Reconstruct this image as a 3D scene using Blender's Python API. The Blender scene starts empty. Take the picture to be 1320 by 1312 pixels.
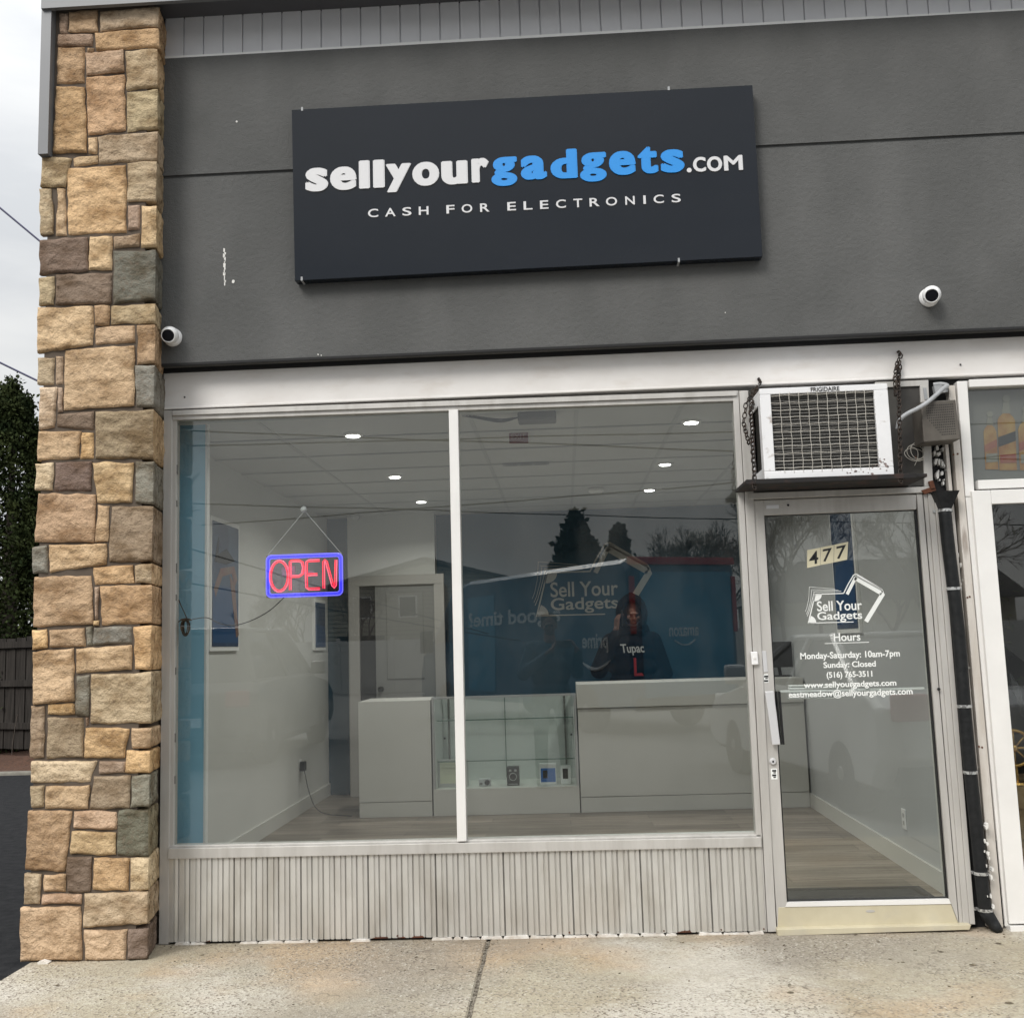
import bpy, bmesh, math, random
import numpy as np
from math import radians, sin, cos, pi, sqrt, exp
from mathutils import Vector, Matrix, noise
random.seed(7)
SC = bpy.context.scene
# ---------------------------------------------------------------- camera
YAW, PIT, ROL, FPX = -0.0445696, 0.12774583, -0.03107714, 1377.197
CAM = Vector((0, -5.4, 1.40))
_f = Vector((sin(YAW)*cos(PIT), cos(YAW)*cos(PIT), sin(PIT)))
_r0 = Vector((cos(YAW), -sin(YAW), 0)); _u0 = _r0.cross(_f)
_r = _r0*cos(ROL) + _u0*sin(ROL); _u = _u0*cos(ROL) - _r0*sin(ROL)
camd = bpy.data.cameras.new('camera'); cam = bpy.data.objects.new('camera', camd)
SC.collection.objects.link(cam); SC.camera = cam
cam.matrix_world = Matrix(((_r.x, _u.x, -_f.x, CAM.x), (_r.y, _u.y, -_f.y, CAM.y), (_r.z, _u.z, -_f.z, CAM.z), (0, 0, 0, 1)))
camd.sensor_width = 36; camd.lens = 36*FPX/1320; camd.clip_start = 0.02; camd.clip_end = 2000
# ---------------------------------------------------------------- sky
SUN_EL, SUN_ROT = radians(42), radians(213)
W = bpy.data.worlds.new('World'); SC.world = W; W.use_nodes = True
nt = W.node_tree; N = nt.nodes; L = nt.links
bg = N['Background']; bg.inputs['Strength'].default_value = 0.1
sky = N.new('ShaderNodeTexSky'); sky.sky_type = 'NISHITA'; sky.sun_disc = False
sky.sun_elevation = SUN_EL; sky.sun_rotation = SUN_ROT; sky.dust_density = 3
tc = N.new('ShaderNodeTexCoord'); mp = N.new('ShaderNodeMapping'); mp.inputs['Scale'].default_value = (1.6, 1.6, 5.5)
ns = N.new('ShaderNodeTexNoise'); ns.inputs['Scale'].default_value = 1.7; ns.inputs['Detail'].default_value = 6; ns.inputs['Roughness'].default_value = .55
cr = N.new('ShaderNodeValToRGB')
cr.color_ramp.elements[0].position = .36; cr.color_ramp.elements[0].color = (.745, .765, .785, 1)
cr.color_ramp.elements[1].position = .66; cr.color_ramp.elements[1].color = (.96, .965, .955, 1)
sep = N.new('ShaderNodeSeparateXYZ'); mr = N.new('ShaderNodeMapRange')
mr.inputs['From Min'].default_value = 0; mr.inputs['From Max'].default_value = 1; mr.inputs['To Min'].default_value = 5.5; mr.inputs['To Max'].default_value = 25
pw = N.new('ShaderNodeMath'); pw.operation = 'POWER'; pw.inputs[1].default_value = 2.6; pw.use_clamp = True
sc_ = N.new('ShaderNodeVectorMath'); sc_.operation = 'SCALE'
mx = N.new('ShaderNodeMix'); mx.data_type = 'RGBA'; mx.inputs[0].default_value = .93
L.new(tc.outputs['Generated'], mp.inputs[0]); L.new(mp.outputs[0], ns.inputs['Vector']); L.new(ns.outputs[0], cr.inputs[0])
L.new(tc.outputs['Generated'], sep.inputs[0]); L.new(sep.outputs[2], pw.inputs[0]); L.new(pw.outputs[0], mr.inputs[0])
L.new(cr.outputs[0], sc_.inputs[0]); L.new(mr.outputs[0], sc_.inputs['Scale'])
L.new(sky.outputs[0], mx.inputs[6]); L.new(sc_.outputs[0], mx.inputs[7]); L.new(mx.outputs[2], bg.inputs[0])
# ---------------------------------------------------------------- weak, very soft sun behind cloud
sd = bpy.data.lights.new('sun', 'SUN'); sd.energy = 1.5; sd.angle = radians(22); sd.color = (1, .965, .91)
so = bpy.data.objects.new('sun', sd); SC.collection.objects.link(so)
_sdir = Vector((sin(SUN_ROT)*cos(SUN_EL), cos(SUN_ROT)*cos(SUN_EL), sin(SUN_EL)))
so.rotation_euler = _sdir.to_track_quat('Z', 'Y').to_euler(); so.location = (0, -20, 30)
SC.view_settings.view_transform = 'Standard'; SC.view_settings.look = 'None'; SC.view_settings.gamma = 1
SC.view_settings.exposure = 0.56
SC.render.engine = 'CYCLES'
SC.render.resolution_x = 1024; SC.render.resolution_y = 1017
try:
    SC.cycles.max_bounces = 10; SC.cycles.transparent_max_bounces = 16; SC.cycles.sample_clamp_indirect = 6
    SC.cycles.use_denoising = True; SC.cycles.caustics_reflective = False; SC.cycles.caustics_refractive = False
except Exception: pass

# ================================================================ measuring: photo pixel -> point on a real plane
def ray(px, py): return _f + _r*((px-660)/FPX) - _u*((py-656)/FPX)
def P(px, py, y=0.0):
    d = ray(px, py); return CAM + d*((y-CAM.y)/d.y)
def G(px, py, z=0.0):
    d = ray(px, py); return CAM + d*((z-CAM.z)/d.z)
def V(px, py, x):
    d = ray(px, py); return CAM + d*((x-CAM.x)/d.x)
# ================================================================ materials
def mat(name, c, rough=.6, metal=0., c2=None, scale=6., detail=6., ramp=(.35, .65), bump=0., bscale=80., bdist=.003, spec=.5,
        stretch=(1, 1, 1), emis=None, estr=0., coat=0., bump2=None, attr=None, streak=None):
    m = bpy.data.materials.new(name); m.use_nodes = True; nt = m.node_tree; N = nt.nodes; L = nt.links
    b = N['Principled BSDF']; b.inputs['Base Color'].default_value = (*c, 1); b.inputs['Roughness'].default_value = rough
    b.inputs['Metallic'].default_value = metal; b.inputs['Specular IOR Level'].default_value = spec
    if coat: b.inputs['Coat Weight'].default_value = coat; b.inputs['Coat Roughness'].default_value = .03
    if emis: b.inputs['Emission Color'].default_value = (*emis, 1); b.inputs['Emission Strength'].default_value = estr
    tc = N.new('ShaderNodeTexCoord'); mp = N.new('ShaderNodeMapping'); mp.inputs['Scale'].default_value = stretch
    L.new(tc.outputs['Object'], mp.inputs[0])
    col = None
    if attr:
        at = N.new('ShaderNodeAttribute'); at.attribute_name = attr; col = at.outputs['Color']
    if c2 is not None:
        n = N.new('ShaderNodeTexNoise'); n.inputs['Scale'].default_value = scale; n.inputs['Detail'].default_value = detail; n.inputs['Roughness'].default_value = .6
        L.new(mp.outputs[0], n.inputs['Vector'])
        r = N.new('ShaderNodeValToRGB'); r.color_ramp.elements[0].position = ramp[0]; r.color_ramp.elements[1].position = ramp[1]
        L.new(n.outputs[0], r.inputs[0])
        if attr:
            r.color_ramp.elements[0].color = (*c2, 1); r.color_ramp.elements[1].color = (1.12, 1.12, 1.12, 1)
            mu = N.new('ShaderNodeMix'); mu.data_type = 'RGBA'; mu.blend_type = 'MULTIPLY'; mu.inputs[0].default_value = 1
            L.new(col, mu.inputs[6]); L.new(r.outputs[0], mu.inputs[7]); col = mu.outputs[2]
        else:
            r.color_ramp.elements[0].color = (*c, 1); r.color_ramp.elements[1].color = (*c2, 1); col = r.outputs[0]
    if streak:   # (colour, scale-vector, amount, lo, hi) second stain layer
        sc, sv, am, lo, hi = streak
        mp2 = N.new('ShaderNodeMapping'); mp2.inputs['Scale'].default_value = sv; L.new(tc.outputs['Object'], mp2.inputs[0])
        n3 = N.new('ShaderNodeTexNoise'); n3.inputs['Scale'].default_value = 1; n3.inputs['Detail'].default_value = 5; L.new(mp2.outputs[0], n3.inputs['Vector'])
        m3 = N.new('ShaderNodeMapRange'); m3.inputs['From Min'].default_value = lo; m3.inputs['From Max'].default_value = hi; m3.inputs['To Max'].default_value = am
        L.new(n3.outputs[0], m3.inputs[0])
        mu = N.new('ShaderNodeMix'); mu.data_type = 'RGBA'; L.new(m3.outputs[0], mu.inputs[0])
        if col: L.new(col, mu.inputs[6])
        else: mu.inputs[6].default_value = (*c, 1)
        mu.inputs[7].default_value = (*sc, 1); col = mu.outputs[2]
    if col: L.new(col, b.inputs['Base Color'])
    if bump:
        n2 = N.new('ShaderNodeTexNoise'); n2.inputs['Scale'].default_value = bscale; n2.inputs['Detail'].default_value = 4
        L.new(tc.outputs['Object'], n2.inputs['Vector'])
        bp = N.new('ShaderNodeBump'); bp.inputs['Strength'].default_value = bump; bp.inputs['Distance'].default_value = bdist
        L.new(n2.outputs[0], bp.inputs['Height']); L.new(bp.outputs[0], b.inputs['Normal'])
        if bump2:
            n4 = N.new('ShaderNodeTexNoise'); n4.inputs['Scale'].default_value = bump2[0]; n4.inputs['Detail'].default_value = 5; L.new(tc.outputs['Object'], n4.inputs['Vector'])
            b2 = N.new('ShaderNodeBump'); b2.inputs['Strength'].default_value = bump2[1]; b2.inputs['Distance'].default_value = bump2[2]
            L.new(n4.outputs[0], b2.inputs['Height']); L.new(b2.outputs[0], bp.inputs['Normal'])
    m['nt'] = 1
    return m

def glass_mat(name, tint=(.93, .95, .94), ior=1.5, boost=1.0, rough=0.0, wav=0.0):
    m = bpy.data.materials.new(name); m.use_nodes = True; nt = m.node_tree; N = nt.nodes; L = nt.links
    N.remove(N['Principled BSDF']); out = N['Material Output']
    tr = N.new('ShaderNodeBsdfTransparent'); tr.inputs[0].default_value = (*tint, 1)
    gl = N.new('ShaderNodeBsdfGlossy'); gl.inputs['Roughness'].default_value = rough; gl.inputs[0].default_value = (1, 1, 1, 1)
    geo = N.new('ShaderNodeNewGeometry'); mi = N.new('ShaderNodeMix'); mi.inputs[2].default_value = ior; mi.inputs[3].default_value = 1/ior
    L.new(geo.outputs['Backfacing'], mi.inputs[0])
    fr = N.new('ShaderNodeFresnel'); L.new(mi.outputs[0], fr.inputs['IOR'])
    mm = N.new('ShaderNodeMath'); mm.operation = 'MULTIPLY'; mm.inputs[1].default_value = boost; mm.use_clamp = True
    L.new(fr.outputs[0], mm.inputs[0])
    ms = N.new('ShaderNodeMixShader'); L.new(mm.outputs[0], ms.inputs[0]); L.new(tr.outputs[0], ms.inputs[1]); L.new(gl.outputs[0], ms.inputs[2])
    if wav:   # thin film of dust and wipe marks on the pane
        tc2 = N.new('ShaderNodeTexCoord'); m2 = N.new('ShaderNodeMapping'); m2.inputs['Scale'].default_value = (2.2, 1, 1.1); m2.inputs['Rotation'].default_value = (0, .5, 0); L.new(tc2.outputs['Object'], m2.inputs[0])
        n2 = N.new('ShaderNodeTexNoise'); n2.inputs['Scale'].default_value = 1.7; n2.inputs['Detail'].default_value = 8; n2.inputs['Roughness'].default_value = .62; L.new(m2.outputs[0], n2.inputs['Vector'])
        r2 = N.new('ShaderNodeMapRange'); r2.inputs['From Min'].default_value = .45; r2.inputs['From Max'].default_value = .75; r2.inputs['To Min'].default_value = .001; r2.inputs['To Max'].default_value = .016; L.new(n2.outputs[0], r2.inputs[0])
        df = N.new('ShaderNodeBsdfDiffuse'); df.inputs[0].default_value = (.7, .68, .64, 1); m4 = N.new('ShaderNodeMixShader'); L.new(r2.outputs[0], m4.inputs[0]); L.new(ms.outputs[0], m4.inputs[1]); L.new(df.outputs[0], m4.inputs[2]); L.new(m4.outputs[0], out.inputs[0])
    else: L.new(ms.outputs[0], out.inputs[0])
    if wav:
        tc = N.new('ShaderNodeTexCoord'); n = N.new('ShaderNodeTexNoise'); n.inputs['Scale'].default_value = 1.3; n.inputs['Detail'].default_value = 0
        L.new(tc.outputs['Object'], n.inputs['Vector']); bp = N.new('ShaderNodeBump'); bp.inputs['Distance'].default_value = wav; L.new(n.outputs[0], bp.inputs['Height'])
        L.new(bp.outputs[0], gl.inputs['Normal'])
    return m

M = {}
M['stucco'] = mat('dark_grey_stucco', (.095, .096, .094), .92, c2=(.113, .114, .112), scale=1.6, bump=.9, bscale=170, bdist=.004, spec=.2,
                  streak=((.150, .150, .147), (3.2, 1, 1.6), .45, .44, .74), bump2=(40, .8, .006))
M['stone'] = mat('veneer_stone', (.5, .4, .3), .92, attr='Col', c2=(.60, .54, .47), scale=7, detail=12, ramp=(.36, .58), bump=1.0, bscale=120, bdist=.007, spec=.1, bump2=(34, .7, .012), stretch=(1, 1, 1.5),
                 streak=((.17, .12, .085), (60, 60, 75), .45, .50, .72))
M['mortar'] = mat('mortar', (.10, .078, .06), .95, bump=.5, bscale=60)
M['alu'] = mat('brushed_aluminium', (.46, .445, .42), .5, .25, c2=(.55, .535, .51), scale=3, stretch=(3, 3, .6), streak=((.34, .32, .29), (14, 14, 1.1), .5, .52, .72), bump=.15, bscale=200, bdist=.001)
M['alu_dirty'] = mat('weathered_fluted_aluminium', (.58, .57, .54), .34, .5, c2=(.68, .67, .64), scale=3, stretch=(2, 2, .8), streak=((.38, .35, .30), (7, 7, 2.6), .5, .50, .70), bump=.2, bscale=140, bdist=.001)
M['alu_yel'] = mat('yellowed_aluminium', (.52, .47, .34), .5, .1, c2=(.60, .55, .41), scale=5, streak=((.42, .40, .36), (4, 4, 5), .6, .5, .7))
M['white'] = mat('white_paint', (.74, .72, .70), .45, c2=(.68, .655, .63), scale=4, stretch=(1, 1, 2), streak=((.52, .46, .40), (5, 5, 14), .35, .56, .75), bump=.1, bscale=60, bdist=.001)
M['whiteframe'] = mat('white_vinyl_frame', (.78, .77, .75), .35, c2=(.72, .71, .69), scale=3)
M['siding'] = mat('grey_white_siding', (.80, .80, .82), .55, c2=(.76, .76, .78), scale=3)
M['trimw'] = mat('bright_white_trim', (.82, .82, .80), .5)
M['fascia'] = mat('grey_metal_fascia', (.15, .155, .165), .45, .1, c2=(.17, .175, .185), scale=2)
M['soffit'] = mat('dark_soffit', (.07, .07, .078), .6)
M['sign'] = mat('glossy_black_sign', (.005, .008, .013), .03, c2=(.007, .010, .016), scale=.7, bump=.25, bscale=2.2, bdist=.006, spec=.36)
M['black'] = mat('black_plastic', (.012, .012, .013), .4)
M['blackmat'] = mat('matt_black', (.010, .010, .011), .8)
M['signwhite'] = mat('sign_white_letters', (.62, .62, .63), .5)
M['signblue'] = mat('sign_blue_letters', (.012, .25, .68), .45)
M['camwhite'] = mat('camera_white_plastic', (.80, .80, .80), .3)
M['lens'] = mat('dark_camera_lens', (.006, .006, .008), .35, spec=.15)
M['chain'] = mat('rusty_chain_steel', (.018, .016, .015), .6, .5, c2=(.05, .032, .022), scale=40)
M['shelf'] = mat('rusted_black_steel', (.010, .009, .009), .7, .2, c2=(.06, .026, .018), scale=9, ramp=(.5, .75))
M['acwhite'] = mat('ac_white_enamel', (.76, .76, .77), .4, c2=(.70, .70, .71), scale=5, streak=((.30, .24, .20), (16, 16, 22), .7, .62, .72))
M['acdark'] = mat('ac_dark_fins', (.17, .165, .155), .6, .3)
M['wirew'] = mat('white_wire', (.52, .495, .44), .5)
M['rust'] = mat('rust', (.13, .045, .02), .9, c2=(.06, .025, .015), scale=20)
M['bell'] = mat('brown_grey_metal_box', (.085, .075, .064), .6, .3, c2=(.12, .108, .092), scale=8)
M['conduit'] = mat('grey_conduit', (.36, .37, .38), .5, c2=(.30, .31, .32), scale=20)
M['board'] = mat('dark_backing_board', (.035, .033, .031), .8, c2=(.06, .057, .05), scale=6)
M['postwood'] = mat('weathered_white_painted_wood', (.50, .46, .41), .7, c2=(.62, .59, .55), scale=6, stretch=(3, 3, .5), streak=((.16, .11, .08), (18, 18, 3), .7, .6, .72), bump=.3, bscale=50)
M['pipe'] = mat('black_drain_pipe', (.007, .008, .009), .55, c2=(.014, .015, .016), scale=30, spec=.25, bump=.5, bscale=35, bdist=.006)
M['strap'] = mat('galvanised_strap', (.55, .56, .56), .35, .6, c2=(.2, .2, .2), scale=60, ramp=(.5, .55))
M['flake'] = mat('flaking_white_paint', (.70, .69, .66), .8)
M['caulk'] = mat('white_caulk', (.75, .73, .69), .7, c2=(.55, .50, .44), scale=20)
M['glass'] = glass_mat('window_glass', (.88, .90, .89), 1.52, 1.30, wav=.0006)
M['glass_case'] = glass_mat('display_case_glass', (.965, .985, .98), 1.5, .8)
M['glass_green'] = mat('green_glass_edge', (.10, .17, .14), .2)
M['wall_in'] = mat('interior_white_wall', (.60, .60, .57), .8, c2=(.585, .585, .555), scale=2)
M['wall_grey'] = mat('interior_grey_wall', (.46, .47, .47), .8)
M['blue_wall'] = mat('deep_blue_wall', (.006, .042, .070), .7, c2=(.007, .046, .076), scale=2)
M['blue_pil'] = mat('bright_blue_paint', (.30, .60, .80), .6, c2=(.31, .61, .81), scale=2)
M['ceiling'] = mat('ceiling_tile', (.55, .55, .53), .9, bump=.2, bscale=90)
M['ceilgrid'] = mat('ceiling_grid', (.47, .47, .455), .7)
M['counter'] = mat('white_laminate', (.56, .555, .52), .5)
M['cabedge'] = mat('aluminium_edge', (.5, .5, .5), .4, .6)
M['casing'] = mat('door_casing_paint', (.40, .385, .36), .6)
M['doorgrey'] = mat('grey_interior_door', (.22, .22, .21), .6)
M['dgreen'] = mat('frosted_back_panel', (.60, .62, .60), .5)
M['knob'] = mat('dark_bronze_knob', (.02, .018, .016), .3, .6)
M['emit'] = mat('downlight_diffuser', (.9, .9, .9), .5, emis=(1, .98, .93), estr=14)
M['exitred'] = mat('exit_sign_face', (.22, .08, .08), .5)
M['paper'] = mat('certificate_paper', (.62, .62, .48), .7)
M['boxblue'] = mat('blue_box_print', (.02, .13, .42), .4)
M['neonblue'] = mat('blue_neon_tube', (.05, .05, .9), .3, emis=(.02, .015, .85), estr=1.0)
M['neonbluel'] = mat('pale_blue_neon_tube', (.2, .2, .9), .3, emis=(.10, .08, 1.0), estr=1.1)
M['neonred'] = mat('red_neon_tube', (.9, .03, .05), .3, emis=(1, .012, .055), estr=1.15)
M['neonpink'] = mat('pink_neon_core', (.9, .2, .3), .3, emis=(1, .05, .12), estr=1.2)
M['acryl'] = glass_mat('clear_acrylic', (.80, .78, .86), 1.45, 1)
M['cord'] = mat('black_cord', (.010, .010, .011), .5)
M['string'] = mat('white_string', (.60, .60, .60), .7)
M['clearcup'] = mat('clear_suction_cup', (.5, .5, .5), .2)
M['decal'] = mat('white_vinyl_decal', (.80, .82, .80), .6)
M['decalwall'] = mat('beige_wall_lettering', (.30, .29, .26), .7)
M['cream'] = mat('cream_number_sticker', (.72, .67, .48), .5)
M['handle'] = mat('satin_aluminium_handle', (.66, .66, .67), .35, .3)
M['mat_'] = mat('grey_doormat', (.035, .037, .04), .95, bump=.6, bscale=200)
M['mat2'] = mat('doormat_dark_border', (.012, .012, .014), .95)
M['skin'] = mat('skin', (.10, .048, .033), .6, c2=(.13, .064, .045), scale=12)
M['hoodie'] = mat('black_hoodie_cotton', (.005, .005, .006), .95, bump=.8, bscale=9, bdist=.02, spec=.1)
M['jeans'] = mat('dark_jeans', (.02, .025, .04), .9, bump=.4, bscale=150)
M['shoe'] = mat('dark_shoe', (.02, .02, .02), .6)
M['hair'] = mat('dark_beard_hair', (.012, .009, .008), .9)
M['redprint'] = mat('red_print', (.22, .008, .010), .9)
M['leaf'] = mat('arborvitae_foliage', (.010, .018, .006), .85, c2=(.040, .050, .016), scale=2.6, spec=.1)
M['leafd'] = mat('spruce_foliage', (.012, .020, .014), .85, c2=(.020, .030, .022), scale=1.2, spec=.1)
M['bark'] = mat('grey_bark', (.07, .055, .045), .9, c2=(.10, .085, .07), scale=12)
M['fence'] = mat('dark_weathered_fence', (.022, .020, .018), .9, c2=(.046, .041, .037), spec=.1, scale=5, stretch=(6, 6, .5))
M['mulch'] = mat('brown_mulch', (.045, .022, .013), .95, c2=(.12, .055, .03), scale=30, bump=.9, bscale=60, bdist=.03)
M['asphalt'] = mat('asphalt', (.014, .0145, .016), .95, c2=(.026, .0265, .028), scale=14, bump=.7, bscale=160, bdist=.004, spec=.08)
M['kerb'] = mat('concrete_kerb', (.13, .12, .10), .9, c2=(.20, .19, .16), scale=10, bump=.5, bscale=60)
M['powerl'] = mat('blue_black_cable', (.05, .05, .11), .6)
M['vanblue'] = mat('blue_van_paint', (.010, .075, .145), .35, coat=.5)
M['vanlight'] = mat('lighter_blue_van_paint', (.03, .20, .34), .35, coat=.5)
M['red'] = mat('red_lamp_plastic', (.30, .012, .02), .4)
M['carglass'] = mat('car_glass', (.012, .015, .017), .04, spec=.8)
M['suv'] = mat('charcoal_suv_paint', (.045, .045, .047), .3, .3, coat=.6)
M['silver'] = mat('silver_car_paint', (.55, .56, .57), .35, .3, coat=.6)
M['tyre'] = mat('tyre_rubber', (.015, .015, .015), .8)
M['rim'] = mat('alloy_rim', (.35, .35, .36), .35, .7)
M['hsiding'] = mat('beige_lap_siding', (.42, .40, .33), .8)
M['roof'] = mat('asphalt_shingle', (.10, .10, .10), .9, c2=(.14, .14, .14), scale=30)
M['whitefence'] = mat('white_vinyl_fence', (.62, .62, .60), .6)
M['poster'] = mat('blue_poster', (.045, .085, .15), .4, c2=(.02, .045, .10), scale=3.0, ramp=(.42, .5))
M['posterblue'] = mat('poster_mid_blue', (.012, .065, .17), .4)
M['postertan'] = mat('poster_tan', (.20, .15, .12), .5, c2=(.19, .08, .065), scale=9)
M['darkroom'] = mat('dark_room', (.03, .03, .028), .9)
M['ambottle'] = mat('amber_bottle_print', (.24, .08, .02), .35, c2=(.36, .23, .07), scale=9)
M['redlabel'] = mat('red_label_print', (.22, .03, .03), .5, c2=(.28, .10, .05), scale=12)
M['blacklabel'] = mat('dark_label_print', (.015, .015, .018), .5)
M['bottleclear'] = mat('pale_bottle_glass_print', (.20, .19, .16), .3)
M['gold'] = mat('brass', (.55, .33, .10), .25, .9)
M['crate'] = mat('pale_wood', (.35, .24, .12), .7, c2=(.25, .16, .08), scale=8)
M['green'] = mat('green_garland', (.015, .05, .012), .8, c2=(.10, .08, .02), scale=20)

# laminate planks
def planks():
    m = mat('grey_brown_plank_floor', (.2, .17, .13), .42); nt = m.node_tree; N = nt.nodes; L = nt.links; b = N['Principled BSDF']
    tc = N.new('ShaderNodeTexCoord'); br = N.new('ShaderNodeTexBrick'); br.inputs['Scale'].default_value = 1
    br.inputs['Brick Width'].default_value = 1.25; br.inputs['Row Height'].default_value = .18; br.inputs['Mortar Size'].default_value = .002
    br.inputs['Color1'].default_value = (.17, .145, .115, 1); br.inputs['Color2'].default_value = (.29, .25, .205, 1); br.inputs['Mortar'].default_value = (.06, .05, .04, 1)
    L.new(tc.outputs['Object'], br.inputs['Vector'])
    mp = N.new('ShaderNodeMapping'); mp.inputs['Scale'].default_value = (1.2, 22, 1); L.new(tc.outputs['Object'], mp.inputs[0])
    n = N.new('ShaderNodeTexNoise'); n.inputs['Scale'].default_value = 1.6; n.inputs['Detail'].default_value = 5; L.new(mp.outputs[0], n.inputs['Vector'])
    r = N.new('ShaderNodeValToRGB'); r.color_ramp.elements[0].position = .35; r.color_ramp.elements[0].color = (.55, .52, .5, 1); r.color_ramp.elements[1].position = .65; r.color_ramp.elements[1].color = (1.2, 1.2, 1.2, 1)
    L.new(n.outputs[0], r.inputs[0]); mu = N.new('ShaderNodeMix'); mu.data_type = 'RGBA'; mu.blend_type = 'MULTIPLY'; mu.inputs[0].default_value = 1
    L.new(br.outputs[0], mu.inputs[6]); L.new(r.outputs[0], mu.inputs[7]); L.new(mu.outputs[2], b.inputs['Base Color']); return m
M['planks'] = planks()

def concrete():
    m = bpy.data.materials.new('exposed_aggregate_concrete'); m.use_nodes = True; nt = m.node_tree; N = nt.nodes; L = nt.links; b = N['Principled BSDF']
    b.inputs['Roughness'].default_value = .92; b.inputs['Specular IOR Level'].default_value = .25
    tc = N.new('ShaderNodeTexCoord')
    def nz(s, d=6, ro=.6, off=0):
        mp = N.new('ShaderNodeMapping'); mp.inputs['Location'].default_value = (off, off*.7, 0); L.new(tc.outputs['Object'], mp.inputs[0])
        n = N.new('ShaderNodeTexNoise'); n.inputs['Scale'].default_value = s; n.inputs['Detail'].default_value = d; n.inputs['Roughness'].default_value = ro
        L.new(mp.outputs[0], n.inputs['Vector']); return n.outputs[0]
    def rng(x, a, b_, lo=0, hi=1):
        r = N.new('ShaderNodeMapRange'); r.inputs['From Min'].default_value = a; r.inputs['From Max'].default_value = b_; r.inputs['To Min'].default_value = lo; r.inputs['To Max'].default_value = hi
        L.new(x, r.inputs[0]); return r.outputs[0]
    def mix(f, a, b_, mode='MIX'):
        mu = N.new('ShaderNodeMix'); mu.data_type = 'RGBA'; mu.blend_type = mode
        if isinstance(f, float): mu.inputs[0].default_value = f
        else: L.new(f, mu.inputs[0])
        for k, v in ((6, a), (7, b_)):
            if isinstance(v, tuple): mu.inputs[k].default_value = (*v, 1)
            else: L.new(v, mu.inputs[k])
        return mu.outputs[2]
    c = mix(rng(nz(1.3), .38, .62), (.37, .325, .235), (.45, .415, .325))
    c = mix(rng(nz(.95, 4, .55, 5.2), .48, .60, 0, .85), c, (.56, .53, .47))            # pale worn patches
    c = mix(rng(nz(1.1, 4, .5, 11.3), .50, .62, 0, .6), c, (.49, .33, .19))          # rusty stains
    c = mix(rng(nz(.8, 4, .55, 23.0), .48, .62, 0, .75), c, (.27, .245, .205))           # grey worn areas
    vo = N.new('ShaderNodeTexVoronoi'); vo.inputs['Scale'].default_value = 112; L.new(tc.outputs['Object'], vo.inputs['Vector'])
    hs = N.new('ShaderNodeSeparateColor'); L.new(vo.outputs['Color'], hs.inputs[0])
    agg = rng(nz(1.7, 4, .6, 3.1), .36, .60, .15, 1)
    dk = N.new('ShaderNodeMath'); dk.operation = 'MULTIPLY'; L.new(rng(hs.outputs[0], .74, .93), dk.inputs[0]); L.new(agg, dk.inputs[1])
    lt = N.new('ShaderNodeMath'); lt.operation = 'MULTIPLY'; L.new(rng(hs.outputs[1], .80, .96, 0, .6), lt.inputs[0]); L.new(agg, lt.inputs[1])
    c = mix(dk.outputs[0], c, (.13, .105, .085)); c = mix(lt.outputs[0], c, (.62, .59, .52))
    c = mix(rng(nz(55, 3), .35, .6, .0, .35), c, (.24, .20, .155))
    sp = N.new('ShaderNodeSeparateXYZ'); L.new(tc.outputs['Object'], sp.inputs[0])      # grime swept against the wall, and fine hairline cracks
    gm = N.new('ShaderNodeMath'); gm.operation = 'MULTIPLY'; L.new(rng(sp.outputs[1], .90, 1.05), gm.inputs[0]); L.new(rng(nz(7, 5), .38, .62, 0, .75), gm.inputs[1])
    c = mix(gm.outputs[0], c, (.15, .125, .09))
    ck = nz(.55, 5, .62, 41.0); ab = N.new('ShaderNodeMath'); ab.operation = 'SUBTRACT'; L.new(ck, ab.inputs[0]); ab.inputs[1].default_value = .5
    a2 = N.new('ShaderNodeMath'); a2.operation = 'ABSOLUTE'; L.new(ab.outputs[0], a2.inputs[0])
    c = mix(rng(a2.outputs[0], .0, .0016, .55, 0), c, (.10, .08, .06))
    L.new(c, b.inputs['Base Color'])
    bp = N.new('ShaderNodeBump'); bp.inputs['Strength'].default_value = .8; bp.inputs['Distance'].default_value = .004; L.new(vo.outputs['Distance'], bp.inputs['Height'])
    b2 = N.new('ShaderNodeBump'); b2.inputs['Strength'].default_value = .6; b2.inputs['Distance'].default_value = .02; L.new(nz(6), b2.inputs['Height']); L.new(b2.outputs[0], bp.inputs['Normal'])
    L.new(bp.outputs[0], b.inputs['Normal']); return m
M['concrete'] = concrete()

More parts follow.
